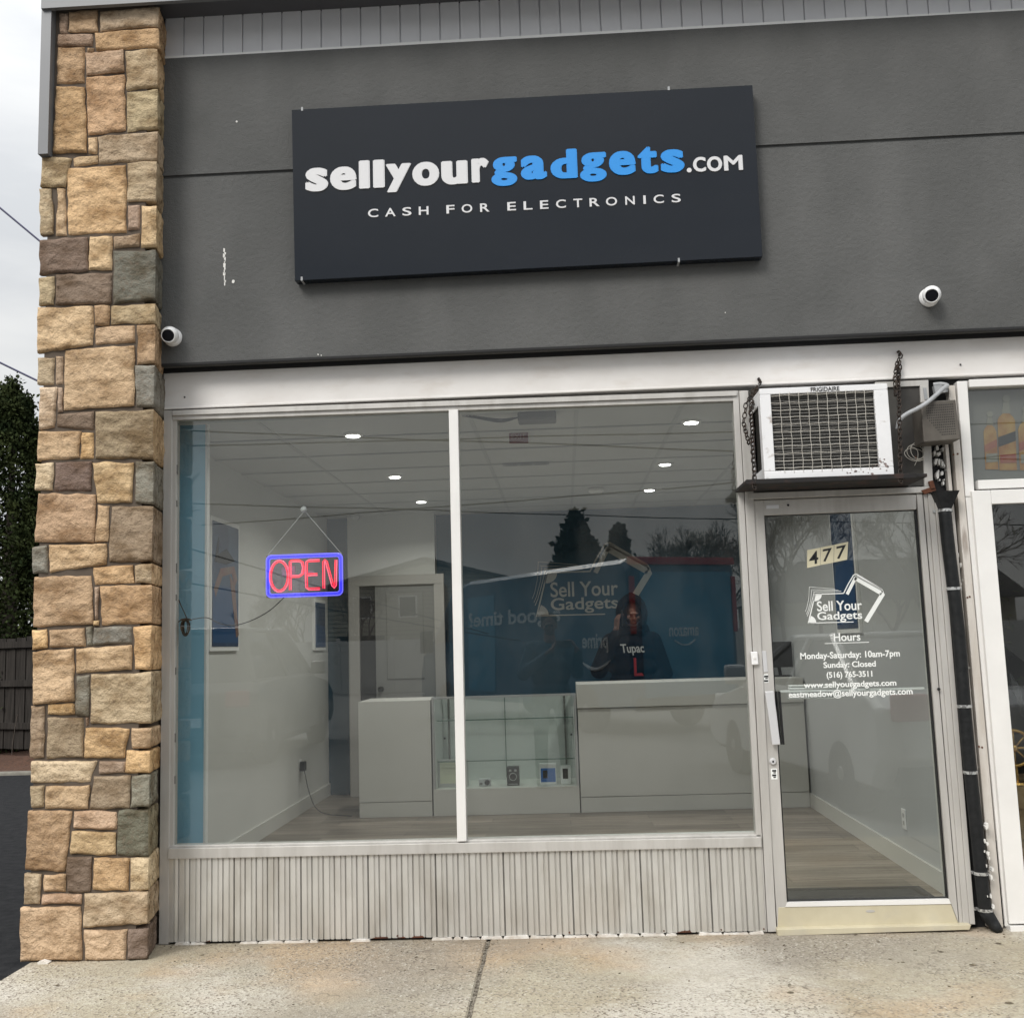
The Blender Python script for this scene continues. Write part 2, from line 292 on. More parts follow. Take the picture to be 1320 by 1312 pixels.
# ================================================================ mesh tools
WL = {}
def empty(name, loc, label=None, cat=None, group=None):
    o = bpy.data.objects.new(name, None); SC.collection.objects.link(o); o.location = loc; o.empty_display_size = .1
    WL[o] = Vector(loc)
    if label: tag(o, label, cat, group)
    return o
def tag(o, label, cat, group=None, kind=None):
    o['label'] = label; o['category'] = cat
    if group: o['group'] = group
    if kind: o['kind'] = kind
    return o
class MB:
    def __init__(s): s.v = []; s.f = []; s.col = []
    def add(s, vs, fs):
        n = len(s.v); s.v += [Vector(v) for v in vs]; s.f += [tuple(i+n for i in f) for f in fs]; return s
    def box(s, x0, y0, z0, x1, y1, z1):
        if x0 > x1: x0, x1 = x1, x0
        if y0 > y1: y0, y1 = y1, y0
        if z0 > z1: z0, z1 = z1, z0
        return s.add([(x0,y0,z0),(x1,y0,z0),(x1,y1,z0),(x0,y1,z0),(x0,y0,z1),(x1,y0,z1),(x1,y1,z1),(x0,y1,z1)],
              [(0,3,2,1),(4,5,6,7),(0,1,5,4),(1,2,6,5),(2,3,7,6),(3,0,4,7)])
    def pxq(s, pts, y0, y1):      # pixel polygon measured on plane y0, extruded straight back to y1
        a = [P(x, y, y0) for x, y in pts]; return s.prism([(p.x, p.z) for p in a], y0, y1)
    def prism(s, xz, y0, y1):     # polygon in XZ, front at y0 (nearer the street), back y1
        ar = sum(xz[i][0]*xz[(i+1) % len(xz)][1]-xz[(i+1) % len(xz)][0]*xz[i][1] for i in range(len(xz)))
        if ar < 0: xz = xz[::-1]
        n = len(xz); vs = [(x, y0, z) for x, z in xz]+[(x, y1, z) for x, z in xz]
        fs = [tuple(range(n)), tuple(range(2*n-1, n-1, -1))]+[((i+1) % n, i, i+n, (i+1) % n+n) for i in range(n)]
        return s.add(vs, fs)
    def tube(s, pts, r, seg=8, cap=True, closed=False):
        pts = [Vector(p) for p in pts]; n = len(pts); rs = r if isinstance(r, (list, tuple)) else [r]*n
        rings = []; prev = None
        for i, p in enumerate(pts):
            if closed: t = (pts[(i+1) % n]-pts[i-1])
            else: t = pts[min(i+1, n-1)]-pts[max(i-1, 0)]
            t = t.normalized() if t.length > 1e-9 else Vector((0, 0, 1))
            if prev is None: a = t.orthogonal().normalized()
            else:
                a = prev-t*prev.dot(t); a = a.normalized() if a.length > 1e-6 else t.orthogonal().normalized()
            prev = a; b = t.cross(a)
            rings.append([p+(a*cos(2*pi*k/seg)+b*sin(2*pi*k/seg))*rs[i] for k in range(seg)])
        vs = [v for rr in rings for v in rr]; fs = []
        m = n if closed else n-1
        for i in range(m):
            j = (i+1) % n
            for k in range(seg): fs.append((i*seg+k, i*seg+(k+1) % seg, j*seg+(k+1) % seg, j*seg+k))
        if cap and not closed: fs += [tuple(range(seg-1, -1, -1)), tuple(range((n-1)*seg, n*seg))]
        return s.add(vs, fs)
    def ell(s, c, r, seg=16, rings=10, rot=None):
        c = Vector(c); r = r if isinstance(r, (tuple, list)) else (r, r, r); vs = []; fs = []
        for i in range(rings+1):
            t = pi*i/rings
            for k in range(seg):
                a = 2*pi*k/seg; v = Vector((r[0]*sin(t)*cos(a), r[1]*sin(t)*sin(a), r[2]*cos(t)))
                if rot: v = rot @ v
                vs.append(c+v)
        for i in range(rings):
            for k in range(seg): fs.append((i*seg+k, (i+1)*seg+k, (i+1)*seg+(k+1) % seg, i*seg+(k+1) % seg))
        return s.add(vs, fs)
    def lathe(s, c, axis, prof, seg=24):   # prof: (radius, distance along axis)
        c = Vector(c); ax = Vector(axis).normalized(); a = ax.orthogonal().normalized(); b = ax.cross(a); vs = []; fs = []
        for r, h in prof:
            for k in range(seg): vs.append(c+ax*h+(a*cos(2*pi*k/seg)+b*sin(2*pi*k/seg))*max(r, 1e-4))
        for i in range(len(prof)-1):
            for k in range(seg): fs.append((i*seg+k, i*seg+(k+1) % seg, (i+1)*seg+(k+1) % seg, (i+1)*seg+k))
        fs += [tuple(range(seg-1, -1, -1)), tuple(range((len(prof)-1)*seg, len(prof)*seg))]
        return s.add(vs, fs)
    def stroke(s, xz, w, y0, y1, closed=False):    # flat band following a polyline in XZ
        pts = [Vector((x, z)) for x, z in xz]; n = len(pts); le = []; ri = []
        for i, p in enumerate(pts):
            if closed: a = pts[i-1]; b = pts[(i+1) % n]
            else: a = pts[max(i-1, 0)]; b = pts[min(i+1, n-1)]
            d1 = (p-a).normalized() if (p-a).length > 0 else (b-p).normalized(); d2 = (b-p).normalized() if (b-p).length > 0 else d1
            t = (d1+d2).normalized(); nn = Vector((-t.y, t.x)); k = w/2/max(.35, nn.dot(Vector((-d1.y, d1.x))))
            le.append(p+nn*k); ri.append(p-nn*k)
        m = n if closed else n-1
        for i in range(m):
            j = (i+1) % n; s.prism([(ri[i].x, ri[i].y), (ri[j].x, ri[j].y), (le[j].x, le[j].y), (le[i].x, le[i].y)], y0, y1)
        return s
    def build(s, name, m, parent=None, smooth=False, bevel=0, local=False, mods=None):
        me = bpy.data.meshes.new(name)
        if parent is not None: o0 = WL[parent]
        elif local: o0 = Vector((0, 0, 0))
        else:
            A = np.array([tuple(v) for v in s.v]); lo = A.min(0); hi = A.max(0); o0 = Vector(((lo[0]+hi[0])/2, (lo[1]+hi[1])/2, lo[2]))
        me.from_pydata([v-o0 for v in s.v], [], s.f); me.update()
        o = bpy.data.objects.new(name, me); SC.collection.objects.link(o)
        if m: me.materials.append(M[m] if isinstance(m, str) else m)
        if parent is None: o.location = o0
        else: o.parent = parent
        WL[o] = o0.copy()
        if smooth:
            for p in me.polygons: p.use_smooth = True
        if bevel:
            b = o.modifiers.new('bevel', 'BEVEL'); b.width = bevel; b.segments = 2; b.limit_method = 'ANGLE'; b.angle_limit = radians(35)
            b.use_clamp_overlap = True
        return o
def build_each(mb, name, m, parent, **k):   # every loose piece becomes a part of its own
    n = len(mb.v); pr = list(range(n))
    def find(a):
        while pr[a] != a: pr[a] = pr[pr[a]]; a = pr[a]
        return a
    for f in mb.f:
        r0 = find(f[0])
        for i in f[1:]: pr[find(i)] = r0
    gr = {}
    for f in mb.f: gr.setdefault(find(f[0]), []).append(f)
    out = []
    for fs in gr.values():
        ids = sorted({i for f in fs for i in f}); mp_ = {a: b for b, a in enumerate(ids)}
        q = MB(); q.v = [mb.v[i] for i in ids]; q.f = [tuple(mp_[i] for i in f) for f in fs]; out.append(q.build(name, m, parent, **k))
    return out
def bake(o, name, m, parent=None):   # evaluate modifiers into a plain mesh object
    dg = bpy.context.evaluated_depsgraph_get(); me = bpy.data.meshes.new_from_object(o.evaluated_get(dg)); me.name = name
    loc = o.location.copy(); nm = o.name
    bpy.data.objects.remove(o)
    o2 = bpy.data.objects.new(name, me); SC.collection.objects.link(o2); me.materials.clear(); me.materials.append(M[m])
    for p in me.polygons: p.use_smooth = True
    return o2
def fuse(mb, name, m, parent, voxel, smooth=3):
    me = bpy.data.meshes.new('tmp'); me.from_pydata([v-WL[parent] for v in mb.v], [], mb.f); o = bpy.data.objects.new('tmp', me); SC.collection.objects.link(o)
    r = o.modifiers.new('r', 'REMESH'); r.mode = 'VOXEL'; r.voxel_size = voxel
    if smooth: q = o.modifiers.new('s', 'SMOOTH'); q.iterations = smooth; q.factor = .5
    o2 = bake(o, name, m); o2.parent = parent; WL[o2] = WL[parent].copy(); return o2

# text: built-in font outline -> real mesh, fitted to a box in XZ (or any frame)
_tc = {}
def glyphs(body, off=0.0, ext=.0):
    k = (body, off)
    if k not in _tc:
        cu = bpy.data.curves.new('txt', 'FONT'); cu.body = body; cu.size = 1; cu.offset = off; cu.resolution_u = 5; cu.extrude = .5; cu.align_x = 'LEFT'
        o = bpy.data.objects.new('txt', cu); SC.collection.objects.link(o); bpy.context.view_layer.update()
        me = bpy.data.meshes.new_from_object(o.evaluated_get(bpy.context.evaluated_depsgraph_get()))
        A = np.array([tuple(v.co) for v in me.vertices]); F = [tuple(p.vertices) for p in me.polygons]
        bpy.data.objects.remove(o); bpy.data.curves.remove(cu); bpy.data.meshes.remove(me); _tc[k] = (A, F)
    return _tc[k]
def text(mb, body, x0, x1, z0, z1, y, th=.004, off=0., shear=0., frame=None):
    A, F = glyphs(body, off); lo = A.min(0); hi = A.max(0); w = hi-lo
    U = (A[:, 0]-lo[0])/max(w[0], 1e-6); Vv = (A[:, 1]-lo[1])/max(w[1], 1e-6); D = A[:, 2]/max(w[2], 1e-6)  # -.5..+.5, + toward viewer
    X = x0+(x1-x0)*U+shear*(Vv)*(z1-z0); Z = z0+(z1-z0)*Vv; Y = y-(D+.5)*th
    if frame is None: vs = [Vector(p) for p in zip(X, Y, Z)]
    else: o, ex, ez, en = frame; vs = [o+ex*a+ez*c+en*(d+.5)*th for a, c, d in zip(X, Z, D)]
    mb.add(vs, F); return mb
def textpx(mb, body, pl, pr, pt, pb, y, th=.003, off=0., shear=0.):   # box from pixels: left, right, top, bottom (at box centre)
    cx = (pl+pr)/2; cy = (pt+pb)/2
    text(mb, body, P(pl, cy, y).x, P(pr, cy, y).x, P(cx, pb, y).z, P(cx, pt, y).z, y, th, off, shear)

# ================================================================ GROUND
def struct(o): o['kind'] = 'structure'; return o
g = MB(); g.add([(-400, -400, -.03), (400, -400, -.03), (400, 400, -.03), (-400, 400, -.03)], [(0, 1, 2, 3)]); struct(g.build('asphalt_ground', 'asphalt', local=False))
sw = MB()
def slab(x0, x1, y0, y1, z0=-.12, z1=0.0, mb=sw):
    # finely cut top so the edges are slightly uneven
    n = 40; e = .006; vs = []; fs = []
    pts = []
    for k in range(n): pts.append((x0+(x1-x0)*k/n, y0))
    for k in range(n): pts.append((x1, y0+(y1-y0)*k/n))
    for k in range(n): pts.append((x1-(x1-x0)*k/n, y1))
    for k in range(n): pts.append((x0, y1-(y1-y0)*k/n))
    m = len(pts)
    q = [(x+e*.6*noise.noise((x*9, y*9, 1)), y+e*.6*noise.noise((x*9, y*9, 5))) for x, y in pts]
    cx, cy = (x0+x1)/2, (y0+y1)/2
    def ins(p, d): return (p[0]+(d if p[0] < cx else -d) if min(abs(p[0]-x0), abs(p[0]-x1)) < .02 else p[0], p[1]+(d if p[1] < cy else -d) if min(abs(p[1]-y0), abs(p[1]-y1)) < .02 else p[1])
    for p in q: vs.append((*p, z0))
    for p in q: vs.append((*p, z1-.006))
    for p in q: pp = ins(p, .006); vs.append((*pp, z1))
    for a in (0, m):
        for k in range(m): fs.append((a+k, a+(k+1) % m, a+m+(k+1) % m, a+m+k))
    fs.append(tuple(range(2*m, 3*m))); mb.add(vs, fs)
JX = -.418
for a, b in ((-2.56, JX-.009), (JX+.009, 2.36), (2.378, 5.2), (5.218, 8), (8.018, 11)): slab(a, b, -2.4, .32)
struct(sw.build('sidewalk', 'concrete'))
jf = MB(); jf.box(JX-.012, -2.4, -.02, JX+.012, .0, -.012)
for i in range(520):
    y = random.uniform(-2.4, 0); r = random.uniform(.0025, .006); jf.ell((JX+random.uniform(-.008, .008), y, -.010+random.uniform(0, .004)), (r, r*1.2, r*.7), 5, 4)
o = jf.build('joint_grit', mat('joint_grit', (.10, .085, .065), .95, c2=(.30, .27, .22), scale=90)); o['kind'] = 'stuff'; o['label'] = 'dark grit and tiny pebbles filling the pavement joint'; o['category'] = 'grit'
# debris specks on pavement: tiny stones and leaves near the base
db = MB(); random.seed(3)
for i in range(150):
    x = random.uniform(-2.2, 2.2); y = -abs(random.gauss(0, .22))-.01
    if random.random() < .4: y = random.uniform(-1.1, -.02)
    r = random.uniform(.0015, .0045); db.ell((x, y, r*.4), (r*random.uniform(1, 2.4), r, r*.6), 5, 3, Matrix.Rotation(random.uniform(0, 3), 3, 'Z'))
for i in range(16):   # old trodden gum
    x = random.uniform(-2.3, 2.2); y = random.uniform(-1.1, -.12); rg_ = random.uniform(.008, .016); db.add([(x+rg_*cos(a)*random.uniform(.8, 1.15), y+rg_*sin(a)*random.uniform(.8, 1.15), .0012) for a in np.linspace(0, 2*pi, 11)[:-1]], [tuple(range(10))])
o = db.build('ground_debris', mat('debris', (.03, .022, .015), .95, c2=(.2, .16, .1), scale=50)); o['kind'] = 'stuff'; o['label'] = 'tiny dark crumbs scattered on the pavement'; o['category'] = 'debris'
# mulch bed, kerb beyond the driveway
mb_ = MB(); n = 60; vs = []; fs = []
for i in range(n+1):
    for j in range(16):
        x = -16+14*i/n; y = 8.35+4.5*j/15; vs.append((x-.5*(y-8.3), y, -.0+.05*noise.fractal((x*3, y*3, 0), 1, 2, 4)+.06*min(1, j/3)))
for i in range(n):
    for j in range(15): a = i*16+j; fs.append((a, a+16, a+17, a+1))
o = MB().add(vs, fs).build('mulch_bed', 'mulch'); struct(o)
kb = MB(); kb.add([(-18, 8.15, -.1), (-5, 8.15, -.1), (-5, 8.35, -.1), (-18, 8.35, -.1), (-18, 8.19, .01), (-5, 8.19, .01), (-5, 8.33, .01), (-18, 8.33, .01)], [(0, 3, 2, 1), (4, 5, 6, 7), (0, 1, 5, 4), (1, 2, 6, 5), (2, 3, 7, 6), (3, 0, 4, 7)])
struct(kb.build('kerb', 'kerb', bevel=.015))

# ================================================================ STONE PILLAR
PF = -.275
pil = empty('stone_pillar', (-2.3, -.1, 0), 'tall pillar clad in tan, golden and grey veneer stone blocks at the left corner of the shop', 'pillar')
core = MB(); core.box(-2.57, PF+.013, 0, -2.06, .30, 4.86); core.build('mortar_core', 'mortar', pil)
CT = dict(T=(.56, .405, .25), G=(.62, .425, .235), O=(.45, .355, .235), B=(.43, .30, .185), M=(.38, .28, .205), D=(.205, .152, .118), K=(.25, .235, .20), C=(.61, .48, .33), N=(.53, .38, .26), R=(.50, .335, .195), E=(.165, .158, .125), H=(.31, .24, .165))
ZY = {1: 0, 2: 200, 3: 400, 4: 600, 5: 800, 6: 1000}
ST = """1 385,95 460,90 460,262 385,262 M|1 462,82 690,72 690,240 462,250 B|1 698,75 1110,40 1150,200 700,238 O c|1 380,262 650,252 650,350 378,360 M|1 658,245 1145,205 1155,362 665,395 R c|1 605,365 658,365 658,400 605,400 T
1 375,360 590,355 588,640 362,640 B|1 590,400 888,378 892,550 598,580 N|1 895,385 1100,368 1115,670 905,698 O c|1 362,660 590,658 605,1175 340,1175 R|1 598,590 895,572 905,1000 612,1040 R|1 905,705 1100,675 1130,985 912,1015 O c|1 612,1052 683,1050 685,1178 610,1180 T|1 690,1048 1110,1003 1140,1225 695,1260 O c
2 258,12 490,15 440,245 248,245 O|2 495,12 690,0 692,68 497,88 T|2 445,95 908,68 912,595 455,612 G|2 915,50 1120,35 1135,355 912,358 O c|2 230,252 335,252 350,605 245,620 O|2 375,250 440,250 448,622 360,622 N|2 915,380 1015,380 1010,570 918,572 M|2 1022,385 1140,383 1135,705 1013,705 T c
2 232,645 615,628 610,893 235,915 D|2 622,620 803,615 798,882 612,885 T|2 805,622 1008,598 1008,700 808,715 M|2 803,730 1110,720 1120,1110 805,1145 E c|2 230,938 355,932 355,1150 230,1150 O|2 358,910 798,897 795,1140 360,1150 D|2 215,1165 655,1152 650,1460 215,1525 T|2 660,1148 782,1145 782,1305 660,1308 B|2 790,1160 1115,1133 1130,1290 788,1298 O c
3 662,122 975,103 978,245 660,268 N|3 985,108 1110,95 1125,400 985,418 B c|3 432,300 972,265 970,735 422,768 T|3 222,360 355,355 350,570 222,568 O|3 362,352 420,352 418,575 358,572 M|3 972,425 1105,412 1125,745 978,745 K c|3 240,590 375,582 360,905 228,915 C|3 380,588 418,588 420,785 372,790 M|3 368,795 662,765 660,920 365,905 D
3 668,780 1110,758 1110,1140 668,1140 H c|3 230,930 562,925 548,1140 220,1155 T|3 566,932 658,932 658,1140 552,1140 G|3 205,1172 350,1165 340,1385 200,1385 C|3 358,1165 640,1160 635,1390 350,1390 D|3 645,1165 970,1165 955,1480 680,1480 T|3 972,1160 1110,1155 1100,1485 972,1485 K c
4 225,212 675,215 665,590 200,590 B|4 682,300 780,303 765,590 668,585 T|4 788,308 1075,310 1070,740 768,745 H c|4 175,625 303,608 302,828 180,830 K|4 312,605 757,598 757,762 305,828 T|4 652,778 960,755 968,900 655,920 G|4 975,765 1090,745 1095,908 975,900 O c|4 190,850 640,840 655,1222 185,1245 B|4 662,930 702,928 692,1180 665,1180 M|4 657,1190 702,1188 700,1235 658,1235 T|4 705,925 1110,912 1110,1215 712,1230 R c
5 182,68 300,62 300,210 188,228 G|5 308,65 590,52 592,205 308,205 B|5 595,45 650,38 648,192 597,195 K|5 655,52 952,38 952,178 645,192 K|5 960,45 1080,28 1085,375 968,375 G c|5 182,232 508,210 505,618 190,645 T|5 512,210 952,185 952,375 512,408 T|5 512,420 625,412 618,735 515,732 K|5 630,410 1078,392 1090,795 625,800 O c|5 170,650 280,655 275,1055 158,1055 M
5 292,645 508,632 508,728 292,728 G|5 288,742 585,738 575,1055 285,1058 H|5 592,745 620,742 620,805 595,812 M|5 590,820 935,822 900,1055 572,1058 R|5 945,822 1060,820 1040,990 948,990 T c|5 905,998 1040,995 1045,1175 895,1178 G c|5 172,1075 690,1068 635,1250 168,1250 C|5 695,1075 900,1075 892,1175 692,1178 M|5 650,1190 940,1188 935,1440 620,1452 H|5 945,1190 1095,1180 1080,1435 935,1435 K c
6 160,78 278,72 270,240 170,242 O|6 283,75 628,72 612,258 275,255 T|6 150,265 492,268 440,740 130,722 B|6 498,265 842,268 832,420 495,410 N|6 485,420 830,430 820,608 468,605 T|6 850,258 1090,252 1055,622 830,612 E c|6 450,622 640,622 632,892 448,892 D|6 648,625 932,628 925,885 645,882 R|6 938,632 1080,620 1075,885 930,885 C c|6 120,752 262,750 240,990 110,990 O
6 270,755 445,752 440,895 268,895 T|6 250,905 565,905 562,988 248,988 N|6 575,905 1085,885 1085,1140 572,1168 O c|6 85,1010 562,1000 565,1430 85,1448 T|6 582,1180 915,1175 905,1440 580,1445 N|6 915,1178 1065,1175 1060,1440 910,1440 D c"""
sv = []; sf = []; scol = []
def stone_grid(c4, nx, ny, fn, col):
    base = len(sv)
    for j in range(ny+1):
        for i in range(nx+1):
            sv.append(fn(i/nx, j/ny)); scol.append(col)
    for j in range(ny):
        for i in range(nx):
            a = base+j*(nx+1)+i; sf.append((a, a+nx+1, a+nx+2, a+1))
random.seed(11)
XC = -1.999   # right corner of the stone face
ONE = Vector((1, 0, 0))
for si, s in enumerate(ST.replace('\n', '|').split('|')):
    t = s.split(); z = int(t[0]); C = [tuple(float(q) for q in a.split(',')) for a in t[1:5]]; col = CT[t[5]]; corner = len(t) > 6
    j = random.uniform(.93, 1.07); col = (col[0]*j, col[1]*j*random.uniform(.98, 1.02), col[2]*j*random.uniform(.95, 1.05), 1)
    W4 = [P(10+x/5.964, ZY[z]+y/5.964, PF) for x, y in C]
    tl, tr, br, bl = [Vector((p.x, 0, p.z)) for p in W4]
    if corner: tr.x = XC+.004*random.random(); br.x = XC+.004*random.random()
    gap = .0016
    w = (tr-tl).length; h = (tl-bl).length
    tl += Vector((gap, 0, -gap)); tr += Vector((0 if corner else -gap, 0, -gap)); bl += Vector((gap, 0, gap)); br += Vector((0 if corner else -gap, 0, gap))
    bl.z = max(bl.z, .004); br.z = max(br.z, .004)
    nx = max(8, min(64, int(w/.0062))); ny = max(8, min(64, int(h/.0062)))
    sd_ = si*7.3; dep = random.uniform(.007, .013); tlt = random.uniform(-.007, .007); tlv = random.uniform(-.007, .007); rr = .0048
    out0 = random.uniform(0, .010)
    def us(u, n): # denser samples at the edges
        return u
    def fn(u, v):
        p = tl.lerp(tr, u).lerp(bl.lerp(br, u), v)
        # irregular outline: displace in-plane strongest at edges
        eu = min(u*w, (1-u)*w if not corner else 9); ev = min(v*h, (1-v)*h); e = min(eu, ev)
        k = exp(-e/.02)*.0055
        p = p+Vector((noise.noise((p.x*17, p.z*17, sd_))*k*1.2, 0, noise.noise((p.x*17, p.z*17, sd_+9))*k*1.2))
        q = (p.x*1.0, p.z*1.0)
        fall = exp(-(max(e, 0)/rr)**1.4)
        rough = noise.fractal((q[0]*16+sd_, q[1]*26, sd_), .75, 2.2, 6)*.0058+abs(noise.noise((q[0]*8+sd_*2, q[1]*13+q[0]*6, 3.3)))*-.006
        ridge = noise.noise((q[0]*6+q[1]*5, q[1]*6-sd_, sd_)); ridge = max(0, .25-abs(ridge))*.012
        yy = PF-out0*.6+tlt*(u-.5)+tlv*(v-.5)+dep*fall*1.2-rough*(1-fall*.6)-ridge*(1-fall)
        cf = exp(-((1-u)*w/.012)**1.6) if corner else 0
        yy += cf*.008; p.x -= cf*.004
        return Vector((p.x, yy, p.z))
    stone_grid(None, nx, ny, fn, col)
    # skirt: push outer ring back for left/top/bottom edges via thin strips
    for (a0, a1, fu) in (('top', 0, lambda s_: (s_, 0)), ('bot', 0, lambda s_: (s_, 1)), ('lef', 0, lambda s_: (0, s_)), ('rig', 0, lambda s_: (1, s_))):
        if a0 == 'rig' and corner: continue
        m_ = max(nx, ny); b0 = len(sv)
        for k in range(m_+1):
            p = fn(*fu(k/m_)); sv.append(p); sv.append(Vector((p.x, PF+.034, p.z))); scol.extend([col, col])
        for k in range(m_):
            a = b0+2*k; f_ = (a, a+1, a+3, a+2); sf.append(f_ if a0 in ('bot', 'lef') else f_[::-1])
    if corner:   # return face on the side of the pillar
        col2 = col
        if t[5] in 'HEO' and random.random() < .5: j2 = 1.5 if t[5] != 'O' else 1.2; col2 = (col[0]*j2*1.1, col[1]*j2, col[2]*j2*.9, 1)
        yend = random.uniform(-.03, .02)
        tz0, bz0 = tr.z, br.z
        def fs_(u, v):
            f0 = fn(1, v); yy = f0.y+(yend-f0.y)*u; e = min(v*h, (1-v)*h, 9); fall = exp(-(e/rr)**1.4)
            x = f0.x+.004*(1-exp(-u*.3/.012))-.052*u+noise.fractal((yy*16+sd_, f0.z*16, sd_), .9, 2.1, 4)*.006*min(1, u*6)-dep*fall*.7
            return Vector((x, yy, f0.z))
        stone_grid(None, 22, ny, fs_, col2)
        b0 = len(sv)
        for v in (0, 1):
            b0 = len(sv)
            for k in range(9):
                p = fs_(k/8, v); sv.append(p); sv.append(Vector((XC-.06, p.y, p.z))); scol.extend([col2, col2])
            for k in range(8):
                a = b0+2*k; f_ = (a, a+1, a+3, a+2); sf.append(f_ if v == 1 else f_[::-1])
sb = MB(); sb.v = sv; sb.f = sf
so_ = sb.build('stone_veneer', 'stone', pil, smooth=True)
ca = so_.data.color_attributes.new('Col', 'FLOAT_COLOR', 'POINT'); ca.data.foreach_set('color', np.array(scol, dtype=np.float32).ravel())
# make all normals consistent outward
bmm = bmesh.new(); bmm.from_mesh(so_.data)
for f_ in bmm.faces:
    f_.normal_update(); c_ = f_.calc_center_median()
    if f_.normal.y > .25: f_.normal_flip()
bmm.to_mesh(so_.data); bmm.free()
core2 = MB(); core2.box(-2.0595, PF+.0135, 0, XC-.072, .04, 4.86); core2.build('side_mortar', 'mortar', pil)
cb = MB(); cb.pxq([(48, 1240), (54, 1238), (62, 1241), (58, 1246), (50, 1246)], PF-.03, PF+.01); cb.build('mortar_crumb', 'caulk', pil)

# ================================================================ SHOP BUILDING
shop = empty('shop_building', (0, .1, 0), 'single storey shop front with dark grey stucco fascia and big display window', 'building')
SY = -.10     # stucco face
ZB, ZT, ZG = 2.905, 4.59, P(208, 229, SY).z
XL, XR = -2.075, 4.6
sb = MB(); sb.box(XL, SY, ZB, XR, .06, ZG-.009); sb.box(XL, SY, ZG+.009, XR, .06, ZT); sb.box(XL, SY+.012, ZG-.0095, XR, .05, ZG+.0095)
sb.build('stucco_wall', 'stucco', shop)
sb = MB(); sb.box(XL, SY-.004, ZB-.012, XR, SY+.02, ZB+.0); sb.box(XL, -.012, ZB-.022, XR, .05, ZB-.001); sb.build('stucco_drip_edge', 'blackmat', shop)
# white flashing and siding above
tb = MB()
x = -2.06
random.seed(5)
while x < XR:
    x2 = min(x+random.choice((1.0, 1.3, 1.25)), XR); dz = random.uniform(-.003, .003); tb.box(x, SY+.006, ZT+.0005, x2-.001, .0, ZT+.017+dz); x = x2
tb.build('flashing', 'trimw', shop)
ss = MB(); w = .1075; x = -2.05
while x < XR:
    ss.box(x+.004, -.052, ZT+.012, x+w-.004, -.03, 5.0); ss.box(x-.004, -.040, ZT+.012, x+.004, -.02, 5.0); x += w
ss.build('siding', 'siding', shop)
cb = MB(); cb.box(-2.085, -.058, ZT+.012, -2.06, -.02, 5.0); cb.build('siding_corner_trim', 'trimw', shop)
# soffit and metal fascia
fa = MB(); fa.box(-2.60, -.332, 4.768, XR, -.320, 5.02); fa.box(-2.60, -.3195, 4.768, XR, -.305, 4.780)
fa.build('roof_fascia', 'fascia', shop)
sf_ = MB(); sf_.box(-2.585, -.3195, 4.85, XR, .02, 4.87); sf_.build('soffit', 'soffit', shop)
zc = P(60, 200, -.30).z
wl_ = MB(); wl_.box(-2.605, -.315, zc, -2.553, .25, 4.99); wl_.build('corner_cladding', 'fascia', shop)
rf = MB(); rf.box(-2.60, -.330, 5.021, XR, 9, 5.08); rf.build('roof', 'fascia', shop)
sw_ = MB(); sw_.box(-2.572, .02, 0, -2.44, 9, 4.84); sw_.box(-2.44, 8.8, 0, XR, 9, 4.84); sw_.build('side_wall', 'stucco', shop)
# white header (lintel)
hd = MB(); zl = 2.683
hd.box(-2.055, -.005, zl, XR, .06, ZB-.024)
hd.box(-2.055, -.018, zl, XR, -.0055, zl+.012)
hd.build('header_beam', 'white', shop, bevel=.003)
sm = MB()
for px_, py_ in ((238, 512), (1238, 470)): p = P(px_, py_, -.008); sm.lathe(p, (0, -1, 0), [(.005, 0), (.004, .004)], 10)
build_each(sm, 'screw', 'black', shop)
# stucco scars
sc = MB(); random.seed(9)
y = 320
while y < 365:
    h = random.uniform(3, 7); wx = random.uniform(.6, 1.8); x = 289.5+random.uniform(-.8, .8); sc.pxq([(x-wx, y), (x+wx, y+.5), (x+wx*.8, y+h), (x-wx, y+h)], SY-.0025, SY+.002); y += h*random.uniform(.6, 1.1)
for (x, y, r) in ((300.5, 363, 2.3), (305, 157, 1.3), (410, 457, 1), (414, 458, .8), (935, 403, .7)):
    sc.pxq([(x+r*cos(a*pi/4)*random.uniform(.7, 1.2), y+r*sin(a*pi/4)) for a in range(8)], SY-.0025, SY+.002)
build_each(sc, 'plaster_scar', 'flake', shop)

# ---- display window frame
wf = MB()
wf.pxq([(211, 529), (221.5, 529), (217, 1217), (204.5, 1217)], -.015, .06)
wf.build('window_jamb', 'alu', shop, bevel=.002)
wi = MB()
wi.pxq([(222, 541), (227.5, 541), (223.5, 1092), (217.8, 1092)], -.004, .05)
wi.pxq([(222, 529), (950, 503.5), (950, 510), (222, 535.5)], -.022, .05)
wi.pxq([(222, 536), (950, 511), (950, 516.5), (222, 541.5)], -.010, .05)
wi.build('window_head_frame', 'alu', shop, bevel=.0015)
wm = MB(); wm.pxq([(578.3, 528.5), (590.3, 528), (601.3, 1084), (589.3, 1084.5)], -.030, .045); wm.build('mullion', 'whiteframe', shop, bevel=.002)
wj = MB(); wj.pxq([(944.5, 504), (952, 503.7), (989, 1201), (981.5, 1201)], -.012, .05); wj.pxq([(953, 503.7), (964.5, 503.3), (1001, 1200.5), (990, 1201)], -.020, .05)
wj.build('window_door_jamb', 'alu', shop, bevel=.002)
si = MB(); si.pxq([(217, 1093.5), (981, 1078.8), (982, 1091.5), (216, 1107)], -.028, .06)
si.pxq([(217, 1090), (981, 1075.5), (981, 1078), (217, 1093)], -.012, .06)
si.build('window_sill', 'alu', shop, bevel=.002)
gl = MB()
gl.box(-1.995, .012, .47, -.552, .018, 2.645); gl.box(-.545, .012, .47, .925, .018, 2.64)
gl.build('window_glass', 'glass', shop)
